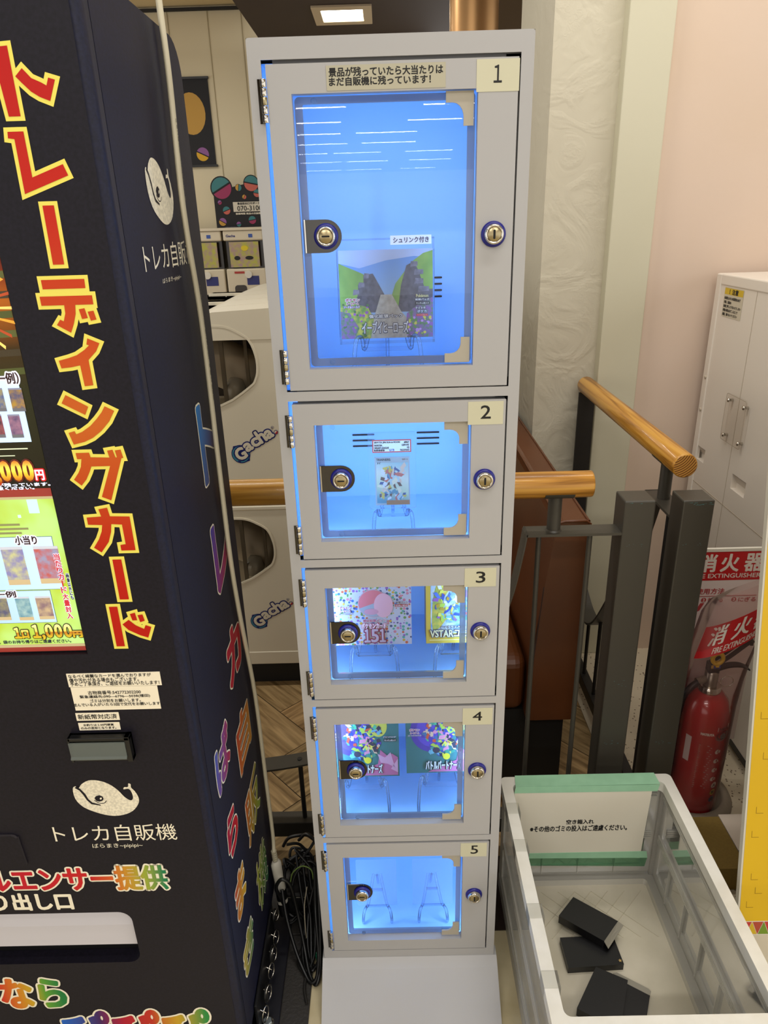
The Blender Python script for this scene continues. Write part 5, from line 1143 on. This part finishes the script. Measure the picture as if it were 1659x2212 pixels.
# ------------------------------------------------------------------ white cabinet, right
CW = mat('white_cabinet_plastic', 'e2d9cc', .42, bump=(300, .05, .0005))
xc = 1.013; wc_ = thing('cabinet', 'tall off white plastic cabinet at the right with a yellow warning sticker', 'cabinet', (1.3, 1.7, 0)); f = FX(xc)
b = MB(); f_ = lambda u, v, d=0.: (xc - d, u, v)
nt1 = [(2.264, .822), (2.180, .822), (2.180, .778), (2.264, .778)]; nt2 = [(1.985, .812), (1.899, .812), (1.899, .766), (1.985, .766)]
b.prism([(1.05, .03), (2.265, .03), (2.265, 1.352), (1.05, 1.352)], f_, 0, -.02, CW, holes=[nt1, nt2])
b.box((xc + .02, 1.05, .03), (1.6, 2.265, 1.352), CW).box((xc - .004, 2.235, .03), (xc + .01, 2.267, 1.356), CW, .003).box((xc - .003, 1.05, 1.325), (1.6, 2.266, 1.357), CW, .004)
SEAM = mat('cabinet_seam', 'b8ab98', .7)
b.box((xc - .0006, 2.012, .03), (xc, 2.0145, 1.325), SEAM).box((xc - .0008, 1.05, .7005), (xc, 2.24, .7025), SEAM).box((xc - .003, 1.05, .42), (xc, 1.72, .424), SEAM).box((xc - .002, 1.05, .03), (xc + .002, 1.76, .05), STEELD)
for y, z in ((2.245, 1.045), (2.247, .94)): b.lathe([(.006, 0), (.006, .002), (.003, .004)], (xc - .004, y, z), (-1, 0, 0), SEAM, 12)
b.build('body', wc_)
for nn in (nt1, nt2):
    y1, z1 = nn[0]; y0, z0 = nn[2]; MB().loft([[(xc, y0, z1), (xc, y1, z1), (xc, y1, z1 - .001), (xc, y0, z1 - .001)], [(xc + .018, y0 + .004, z1 - .004), (xc + .018, y1 - .004, z1 - .004), (xc + .018, y1 - .004, z0 + .016), (xc + .018, y0 + .004, z0 + .016)]], CW, sm=False, caps=False).prism([(y0, z0), (y1, z0), (y1, z1), (y0, z1)], f_, -.018, -.018, CW).build('grip_recess', wc_)
pt = MB().prism(rrect(1.945, .896, 2.068, 1.036, .008), f_, .010, .013, clear('clear_plate', (.97, .96, .95), .04, .03, .02, 'd0c4b4')); pt.prism(rrect(1.945, .896, 2.068, 1.036, .008), f_, .0132, .0136, mat('plate_edge', 'a2947f', .3), holes=[rrect(1.9464, .8974, 2.0666, 1.0346, .007)]); pt.build('clear_plate', wc_)
for y, z in ((2.052, 1.017), (1.957, 1.017), (2.052, .912), (1.957, .912)): MB().lathe([(.004, 0), (.004, .013), (.0065, .013), (.0065, .016), (.003, .018)], (xc, y, z), (-1, 0, 0), CHROME, 14).build('screw', wc_)
ws = MB().prism(rrect(2.087, 1.238, 2.207, 1.322, .003), f_, .0005, .001, mat('warning_paper', 'c9c0aa', .5)).prism([(2.089, 1.302), (2.205, 1.302), (2.205, 1.320), (2.089, 1.320)], f_, .0012, .0012, mat('warning_yellow', 'd0b020', .5))
fr2 = lambda u, v, d=0.: (xc - d, 4.294 - u, v)
ws.text('！注意', (2.12, 1.304, 2.175, 1.318), fr2, .0016, INK, .0006)
for i, s_ in enumerate(('転倒防止のため設置後は必ず', '可動、指詰め', '無理に押したり引いたりしない', '移動の際は必ず二人以上で', '運搬、傾けないでください')): ws.text(s_, (2.093, 1.288 - i * .0115, 2.093 + .0078 * len(s_), 1.296 - i * .0115), fr2, .0016, INK, .0002)
ws.build('warning_sticker', wc_)
# ------------------------------------------------------------------ fire extinguisher and its stand
RED = mat('extinguisher_red', 'a80f10', .22, spec=.6, coat=.4); SIGNR = mat('sign_red', 'b5161a', .4); SIGNW = mat('sign_white', 'd6c8c2', .45)
es = thing('extinguisher_stand', 'red and white fire extinguisher sign on a grey round floor stand', 'sign', (.84, 1.56, 0))
f = FY(1.60)
sg = MB().prism([(.745, .16), (.946, .16), (.946, .752), (.745, .752)], f, 0, -.004, SIGNW).prism([(.745, .746), (.946, .746), (.946, .754), (.745, .754)], f, .002, -.006, WHITE).prism([(.745, .665), (.944, .665), (.944, .745), (.745, .745)], f, .0006, .0006, SIGNR)
IVW = mat('sign_lettering', 'd9cfc4', .5)
for ch, a in (('消', .770), ('火', .8265), ('器', .886)): sg.text(ch, (a, .690, a + .044, .738), f, .001, IVW, .0015)
sg.text('FIRE EXTINGUISHER', (.757, .672, .931, .684), f, .001, IVW, .0003)
PK = mat('sign_red_text', 'a8383a', .5)
sg.text('使用方法', (.775, .626, .846, .642), f, .001, PK, .0004); sg.box((.75, 1.5985, .6195), (.93, 1.5995, .6205), PK)
for s_, x in (('１', .757), ('2', .797), ('3', .874)): sg.prism(ell(x, .609, .0065), f, .001, .001, PK); sg.text(s_, (x - .0022, .605, x + .0022, .613), f, .0014, IVW, .0003)
sg.text('むける', (.808, .602, .846, .615), f, .001, PK, .0003); sg.text('にぎる', (.886, .602, .93, .615), f, .001, PK, .0003); sg.prism([(.79, .60), (.80, .60), (.79, .578), (.778, .572), (.782, .584)], f, .001, .001, PK)
sg.build('sign_board', es)
GRP = mat('stand_grey', '8f8271', .5)
MB().lathe([(.118, 0), (.118, .012), (.112, .024), (.094, .030), (.088, .024), (.082, .008), (0, .008)], (.815, 1.555, 0), (0, 0, 1), GRP, 48).box((.79, 1.604, .01), (.90, 1.622, .30), GRP, .003).build('base', es)
EX, EY = .812, 1.525
fe = thing('fire_extinguisher', 'red fire extinguisher under a clear plastic cover beside the right steel post', 'fire extinguisher', (EX, EY, .009))
MB().lathe([(.050, .009), (.058, .014), (.060, .022), (.060, .312), (.058, .338), (.050, .364), (.036, .382), (.024, .388)], (EX, EY, 0), (0, 0, 1), RED, 44).build('cylinder', fe)
def wrapf(a0, r_=.0604): return lambda u, v, d=0.: (EX + (r_ + d) * math.sin(u / r_ + R(a0)), EY - (r_ + d) * math.cos(u / r_ + R(a0)), v)
lb = MB()
lb.text('HATSUTA', (-.030, .286, .002, .293), wrapf(0), .0004, IVW, .0006)
lb.prism(ell(.028, .282, .022, .016), wrapf(0), .0003, .0003, mat('label_silver', '7d7a76', .3, .6)); lb.prism(ell(.028, .282, .018, .012), wrapf(0), .0006, .0006, mat('label_dark', '3a3432', .4)); lb.text('e', (.020, .275, .036, .289), wrapf(0), .0010, mat('label_silver', '7d7a76', .3, .6), .0012)
lb.prism([(.010, .298), (.050, .298), (.050, .311), (.010, .311)], wrapf(0), .0003, .0003, SIGNW); lb.text('T-2０１１', (.014, .3005, .046, .3085), wrapf(0), .0008, INK, .0003)
for i in range(22):
    ww = .036 * (.7 + .3 * ((i * 37) % 10) / 10)
    lb.prism([(-.030, .252 - i * .0066), (-.030 + ww, .252 - i * .0066), (-.030 + ww, .2545 - i * .0066), (-.030, .2545 - i * .0066)], wrapf(0), .0003, .0003, mat('label_pale_print', 'b88a80', .5))
for i in range(4): lb.prism(ell(.020, .232 - i * .03, .007), wrapf(0), .0003, .0003, IVW); lb.prism(ell(.026, .232 - i * .03, .0058), wrapf(0), .0006, .0006, RED); lb.text(('e', 'A', 'M', 'o')[i], (.023, .228 - i * .03, .029, .236 - i * .03), wrapf(0), .0009, IVW, .0004)
for i, c in enumerate((IVW, mat('label_yellow', 'c0a81e', .5), mat('label_blue', '3a5a7a', .5))): lb.prism(ell(.030, .118 - i * .024, .0095), wrapf(0), .0003, .0003, c); lb.text(('A', '粉', '電')[i], (.025, .113 - i * .024, .035, .123 - i * .024), wrapf(0), .0007, INK, .0003)
lb.prism([(-.066, .19), (-.050, .19), (-.050, .27), (-.066, .27)], wrapf(0), .0003, .0003, SIGNW)
lb.build('label', fe)
HZ = -.036
v = MB().lathe([(.027, .420), (.028, .424), (.028, .438), (.026, .440)], (EX, EY, HZ), (0, 0, 1), CHROME, 28).lathe([(.017, .440), (.017, .478), (.012, .482)], (EX, EY, HZ), (0, 0, 1), mat('valve_metal', '8d8478', .3, .9), 20)
v.lathe([(.008, 0), (.010, .01), (.010, .028)], (EX - .012, EY, HZ + .458), (-1, -.25, -.2), mat('valve_metal', '8d8478', .3, .9), 14); v.tube([(EX + .036 + .016 * math.cos(a), EY - .012, HZ + .455 + .016 * math.sin(a)) for a in [2 * math.pi * k / 20 for k in range(20)]], .0012, CHROME, 6, True)
v.build('valve', fe)
hd = MB(); T_ = Vector((.62, -.2, .76)).normalized()
hd.box((EX - .014, EY - .012, HZ + .478), (EX + .014, EY + .012, HZ + .506), BLACKP, .003)
for dy in (-.010, .010): hd.strip(smooth([(EX - .004, EY + dy, HZ + .500), (EX + .03, EY + dy - .004, HZ + .532), (EX + .070, EY + dy - .008, HZ + .575), (EX + .082, EY + dy - .008, HZ + .578)], 4), (0, .003, 0), (-.008, 0, .009), BLACKP)
hd.strip([(EX + .076, EY - .02, HZ + .570), (EX + .084, EY + .002, HZ + .572)], (.008, 0, 0), (0, 0, .008), BLACKP)
hd.build('carry_handle', fe)
MB().strip(smooth([(EX + .004, EY - .002, HZ + .486), (EX + .034, EY - .006, HZ + .500), (EX + .062, EY - .01, HZ + .503), (EX + .084, EY - .012, HZ + .494)], 5), (0, .020, 0), (0, 0, .004), BLACKP).build('squeeze_lever', fe)
yk = mat('yellow_pin', 'c49a18', .4)
MB().tube([(EX - .002 + .013 * math.cos(a), EY - .020, HZ + .530 + .015 * math.sin(a)) for a in [2 * math.pi * k / 22 for k in range(22)]], .0055, yk, 8, True).box((EX - .004, EY - .022, HZ + .505), (EX + .004, EY - .014, HZ + .52), yk).build('safety_pin', fe)
MB().box((EX - .012, EY - .0145, HZ + .497), (EX + .012, EY - .0125, HZ + .507), mat('seal_blue', '27357a', .5)).box((EX - .012, EY - .0147, HZ + .497), (EX - .006, EY - .0124, HZ + .507), mat('seal_gold', 'b08a3a', .5)).build('seal', fe)
MB().tube(smooth([(EX - .035, EY - .008, HZ + .452), (EX - .055, EY - .012, HZ + .438), (EX - .070, EY - .010, HZ + .40), (EX - .075, EY - .004, HZ + .30), (EX - .072, EY, HZ + .16)], 6), .0085, BLACKP, 12).build('hose', fe)
# clear cover bag with red band
bg = thing('extinguisher_cover', 'clear pinkish plastic bag with a slanted red band over the fire extinguisher', 'plastic cover', (EX, EY, .03))
BAGM = clear('pink_bag', (.985, .93, .92), .14, .12, .10, 'e0b4ac')
def ring(cx, cy, z, rx, ry, tilt=0, n=36): return [(cx + rx * math.cos(2 * math.pi * k / n), cy + ry * math.sin(2 * math.pi * k / n), z + tilt * rx * math.cos(2 * math.pi * k / n)) for k in range(n)]
RG = [ring(EX, EY, .04, .066, .066), ring(EX, EY, .20, .068, .066), ring(EX, EY, .36, .070, .066), ring(EX + .002, EY - .004, .44, .074, .060, .05), ring(EX + .006, EY - .006, .50, .082, .052, .12), ring(EX + .014, EY - .008, .56, .088, .042, .2), ring(EX + .022, EY - .010, .60, .088, .034, .28), ring(EX + .030, EY - .010, .655, .088, .024, .34), ring(EX + .036, EY - .010, .69, .080, .012, .42)]
MB().loft(RG, BAGM, caps=False).build('film', bg)
def bagfn(u, v, d=0.):   # u across -1..1, v 0..1 up the band
    cx = EX + .010 + .022 * v; rx = .089; ry = (.046 - .016 * v) + .0015 + d; th = u * 1.08
    return (cx + rx * math.sin(th), EY - .009 - ry * math.cos(th), .545 + .085 * v + .52 * rx * math.sin(th))
bd = MB(); N = 18
V = [bagfn(-1 + 2 * i / N, j / 4) for j in range(5) for i in range(N + 1)]
bd.add(V, [(j * (N + 1) + i, j * (N + 1) + i + 1, (j + 1) * (N + 1) + i + 1, (j + 1) * (N + 1) + i) for j in range(4) for i in range(N)], SIGNR, True)
for ch, a in (('消', -.74), ('火', -.16), ('器', .36)): bd.text(ch, (a, .36, a + .40, .95), bagfn, .0012, IVW, 0); bd.text(ch, (a + .015, .355, a + .415, .945), bagfn, .0013, IVW, 0); bd.text(ch, (a + .030, .36, a + .43, .95), bagfn, .0014, IVW, 0)
bd.text('FIRE EXTINGUISHER', (-.52, .08, .62, .27), bagfn, .0012, IVW, 0); bd.text('FIRE EXTINGUISHER', (-.515, .08, .627, .27), bagfn, .0013, IVW, 0)
bd.build('red_band', bg, recalc=False)
# ------------------------------------------------------------------ yellow board in front, right
YB = mat('yellow_card', 'd4ac0a', .4, noise=(3, 'cba20a', .7)); yb = thing('display_board', 'yellow cardboard display board leaning back beside the clear container', 'board', (.9, .92, 0))
ly = lambda z: .935 + .205 * z
fb = lambda u, v, d=0.: (u, ly(v) - d, v)
m_ = MB().prism([(.66, 0), (1.0, 0), (1.0, 1.30), (.66, 1.30)], fb, 0, -.012, mat('board_edge', 'c9c4b6', .6)).prism([(.6635, .240), (1.0, .240), (1.0, 1.30), (.6635, 1.30)], fb, .0005, .0005, YB).prism([(.663, 0), (1.0, 0), (1.0, .210), (.663, .210)], fb, .0005, .0005, mat('board_cream', 'c8bfaa', .5))
m_.prism([(.663, .210), (1.0, .210), (1.0, .240), (.663, .240)], fb, .0005, .0005, IVW)
for i in range(29):
    x = .655 + i * .0115; up = i % 2
    if x < .66: continue
    c = ('a8402a', '6a8a1e', 'b8302a', 'c8a818')[i % 4]
    tri = [(x - .0105, .2385), (x + .0105, .2385), (x, .2115)] if up == 0 else [(x - .0105, .2115), (x + .0105, .2115), (x, .2385)]
    m_.prism(tri, fb, .0008, .0008, mat('tri_' + c, c, .5))
for i, (x, z) in enumerate(((.685, .96), (.680, .80), (.675, .66), (.685, .58), (.68, .47), (.675, .42), (.68, .33), (.675, .27), (.69, .30))):
    m_.prism([(x, z), (x + .014, z), (x + .014, z + .0008), (x, z + .0008)], fb, .0008, .0008, mat('cut_line', '8a6a0a', .7)).prism([(x, z), (x + .0008, z), (x + .0008, z + .014), (x, z + .014)], fb, .0009, .0009, mat('cut_line', '8a6a0a', .7))
m_.build('panel', yb)
MB().prism([(0, 0), (.30, 0), (.012, 1.1)], lambda u, v, d=0.: (.95 + d, ly(0) + .014 + u + .19 * v, v) if False else (.95 + d, ly(v) + .0125 + u * (1 - v / 1.11), v), 0, .008, mat('board_edge', 'c9c4b6', .6)).build('rear_strut', yb)
# low kraft carton and white carton on the floor behind the container
KR = mat('kraft_board', '7a6226', .8, noise=(200, '6c561f', .5))
kb = thing('cardboard_box', 'flat brown kraft box lying on the floor between container and extinguisher', 'box', (.795, 1.33, 0))
MB().box((.757, 1.25, 0), (.833, 1.405, .07), KR, .001).build('carton', kb); MB().box((.756, 1.249, .0702), (.834, 1.409, .0715), KR).build('lid', kb)
kw = thing('cardboard_box', 'low white cardboard box on the floor at the right of the kraft box', 'box', (.90, 1.33, 0))
MB().box((.838, 1.22, 0), (.965, 1.42, .068), mat('white_carton', 'cdbfae', .6), .001).build('carton', kw); MB().box((.837, 1.30, .0682), (.966, 1.305, .0687), mat('carton_fold', '8d8070', .7)).build('fold', kw)
# ------------------------------------------------------------------ clear folding container with rubbish
BO = (.435, 1.018, 0)
cn = thing('folding_container', 'clear plastic folding container with frosted white rims on the floor', 'container', BO)
FR = mat('frosted_white', 'e6e4da', .45, noise=(30, 'd8d5c8', .5)); FRT = clear('frosted_clear', (.98, .98, .97), .28, .15, .50, 'f0eee6'); PAN = clear('container_panel', (.97, .97, .97), .30, .06, .16, 'e4e4e0')
bx0, bx1, by0, by1, bz1 = .238, .630, .730, 1.290, .330; tw = .0235
rm = MB().prism(rrect(bx0, by0, bx1, by1, .012), FZ(bz1), -.026, 0, FR, holes=[rrect(bx0 + tw, by0 + tw, bx1 - tw, by1 - tw, .012)])
rm.prism(rrect(bx0 + .004, by0 + .004, bx1 - .004, by1 - .004, .010), FZ(bz1), -.034, -.026, FRT, holes=[rrect(bx0 + .012, by0 + .012, bx1 - .012, by1 - .012, .008)])
rm.build('rim', cn, bevel=.003)
fl_ = MB().box((bx0 + .014, by0 + .014, .006), (bx1 - .014, by1 - .014, .016), mat('frosted_floor', 'd0c8b4', .5, noise=(9, 'bdb59f', .8)))
gm = mat('floor_grid', 'c4bca6', .5)
fl_.prism(rrect(bx0 + .004, by0 + .004, bx1 - .004, by1 - .004, .012), FZ(0), .002, .040, FRT, holes=[rrect(bx0 + .014, by0 + .014, bx1 - .014, by1 - .014, .008)])
fl_.prism(rrect(bx0 + .014, by0 + .014, bx1 - .014, by1 - .014, .008), FZ(0), .016, .034, FRT, holes=[rrect(bx0 + .032, by0 + .032, bx1 - .032, by1 - .032, .008)])
for i in range(-3, 12):
    for sgn in (1, -1):
        xa = .30 + i * .04; pts = []
        for y in (by1 - .05, by1 - .17):
            pts.append((xa + sgn * (by1 - .05 - y), y))
        if min(p[0] for p in pts) < bx0 + .036 or max(p[0] for p in pts) > bx1 - .036: continue
        (ax, ay), (bx_, by_) = pts; fl_.prism([(ax, ay), (ax + .002, ay), (bx_ + .002, by_), (bx_, by_)], FZ(.016), 0, .0012, gm)
fl_.build('base', cn)
def wall(axis, val, a0, a1, sgn):
    """one side of the container: clear panel, frosted border and ribs"""
    w_ = MB(); fn = (lambda u, v, d=0.: (val + sgn * d, u, v)) if axis == 'x' else (lambda u, v, d=0.: (u, val + sgn * d, v))
    w_.prism([(a0, .038), (a1, .038), (a1, .300), (a0, .300)], fn, 0, .003, PAN)
    w_.prism([(a0, .036), (a1, .036), (a1, .302), (a0, .302)], fn, -.002, .006, FRT, holes=[[(a0 + .022, .062), (a1 - .022, .062), (a1 - .022, .150), (a0 + .022, .150)], [(a0 + .022, .172), (a1 - .022, .172), (a1 - .022, .276), (a0 + .022, .276)]])
    for z in (.152, .158, .164, .170): w_.prism([(a0 + .01, z), (a1 - .01, z), (a1 - .01, z + .0018), (a0 + .01, z + .0018)], fn, .006, .011, FRT)
    for z in (.280, .288): w_.prism([(a0 + .01, z), (a1 - .01, z), (a1 - .01, z + .002), (a0 + .01, z + .002)], fn, .006, .012, FRT)
    n = max(3, int((a1 - a0) / .075))
    for i in range(1, n):
        u = a0 + (a1 - a0) * i / n
        w_.prism([(u - .001, .04), (u + .001, .04), (u + .001, .15 if axis == 'x' else .09), (u - .001, .15 if axis == 'x' else .09)], fn, .003, .010, FRT)
    w_.build('wall_panel', cn)
wall('x', bx0 + .008, by0 + .02, by1 - .02, 1); wall('x', bx1 - .008, by0 + .02, by1 - .02, -1); wall('y', by0 + .008, bx0 + .02, bx1 - .02, 1); wall('y', by1 - .008, bx0 + .02, bx1 - .02, -1)
for x in (bx0 + .006, bx1 - .022):
    for y in (by0 + .006, by1 - .022): MB().box((x, y, .02), (x + .016, y + .016, .304), FRT, .002).build('corner_post', cn)
for y in (.80, .93, 1.08, 1.18): MB().box((bx0 - .0005, y, .299), (bx0 + .028, y + .030, .3312), clear('parcel_tape', (.97, .97, .95), .2, .15, .05)).build('tape', cn)
# notice taped inside the far end
NO = (.43, 1.262, .21)
no = thing('paper_notice', 'white paper notice with green tape inside the far end of the clear container', 'notice', NO)
yn = 1.2565; pf = FY(yn)
MB().prism([(.2655, .3155), (.580, .3125), (.574, .104), (.295, .124)], pf, 0, .0006, mat('notice_paper', 'e8e2d0', .5, bump=(14, .12, .004))).text('空き箱入れ', PT1, pf, .001, INK, .0005).text('※その他のゴミの投入はご遠慮ください。', PT2, pf, .001, INK, .0005).build('sheet', no)
GT = mat('green_tape', 'a2d4b0', .35, noise=(40, '94c6a2', .5)); GT2 = clear('green_tape_clear', (.62, .86, .70), .15, .1, .35, '86b592')
MB().prism([(.2655, .3145), (.592, .312), (.595, .331), (.268, .3325)], pf, .0008, .0014, GT).prism([(.268, yn), (.596, yn), (.594, 1.292), (.272, 1.292)], FZ(.3312), 0, .0008, GT).build('tape', no)
MB().prism([(.294, .112), (.592, .106), (.588, .127), (.290, .128)], pf, .0008, .0014, GT).prism([(.300, .088), (.588, .078), (.592, .106), (.294, .112)], pf, .0002, .0008, GT2).build('tape', no)
# crushed black card boxes
BLK = mat('black_card', '08080a', .35, spec=.5); GRY = mat('grey_card_inside', '8f8a7c', .7)
def black_box(label, quad, zt, th, extra=None):
    c = Vector((sum(p[0] for p in quad) / 4, sum(p[1] for p in quad) / 4, .0165)); t = thing('black_box', label, 'box', tuple(c), 'empty black card boxes in the container')
    m_ = MB().loft([[(p[0], p[1], zt - th) for p in quad], [(p[0], p[1], zt) for p in quad]], BLK, sm=False); m_.build('carton', t, bevel=.0012)
    return t
t = black_box('empty black card box with torn open end, lying tilted on top of another', [(.404, 1.194), (.489, 1.130), (.444, 1.083), (.359, 1.1466)], .056, .022)
MB().loft([[(.489, 1.1302, .056), (.4445, 1.083, .056), (.4445, 1.083, .053), (.489, 1.1302, .053)], [(.500, 1.124, .050), (.452, 1.074, .044), (.452, 1.074, .043), (.500, 1.124, .049)]], GRY, sm=False).build('open_flap', t)
t = black_box('flat black card box with a small gold star in its corner', [(.355, 1.110), (.4745, 1.113), (.4785, 1.0455), (.357, 1.040)], .0335, .017)
sx_, sy_ = .4725, 1.054
MB().prism([(sx_ + (.0042 if k % 2 == 0 else .0019) * math.cos(R(90 + 36 * k)), sy_ + (.0042 if k % 2 == 0 else .0019) * math.sin(R(90 + 36 * k))) for k in range(10)], FZ(.0336), .0001, .0002, mat('gold_star', 'b89a5a', .4)).build('star', t)
t = black_box('black card box nearest the front left of the container, overlapping another', [(.412, 1.030), (.4705, 1.000), (.424, .900), (.350, .945)], .050, .022)
t = black_box('black card box with open grey end flap, half under its neighbour', [(.447, 1.0245), (.513, .982), (.462, .880), (.40, .915)], .0275, .011)
MB().prism([(.448, 1.0245), (.513, .982), (.5185, .991), (.515, .9965), (.4595, 1.0325), (.4515, 1.0315)], FZ(.026), 0, .0012, GRY).build('end_flap', t)
cleanup()
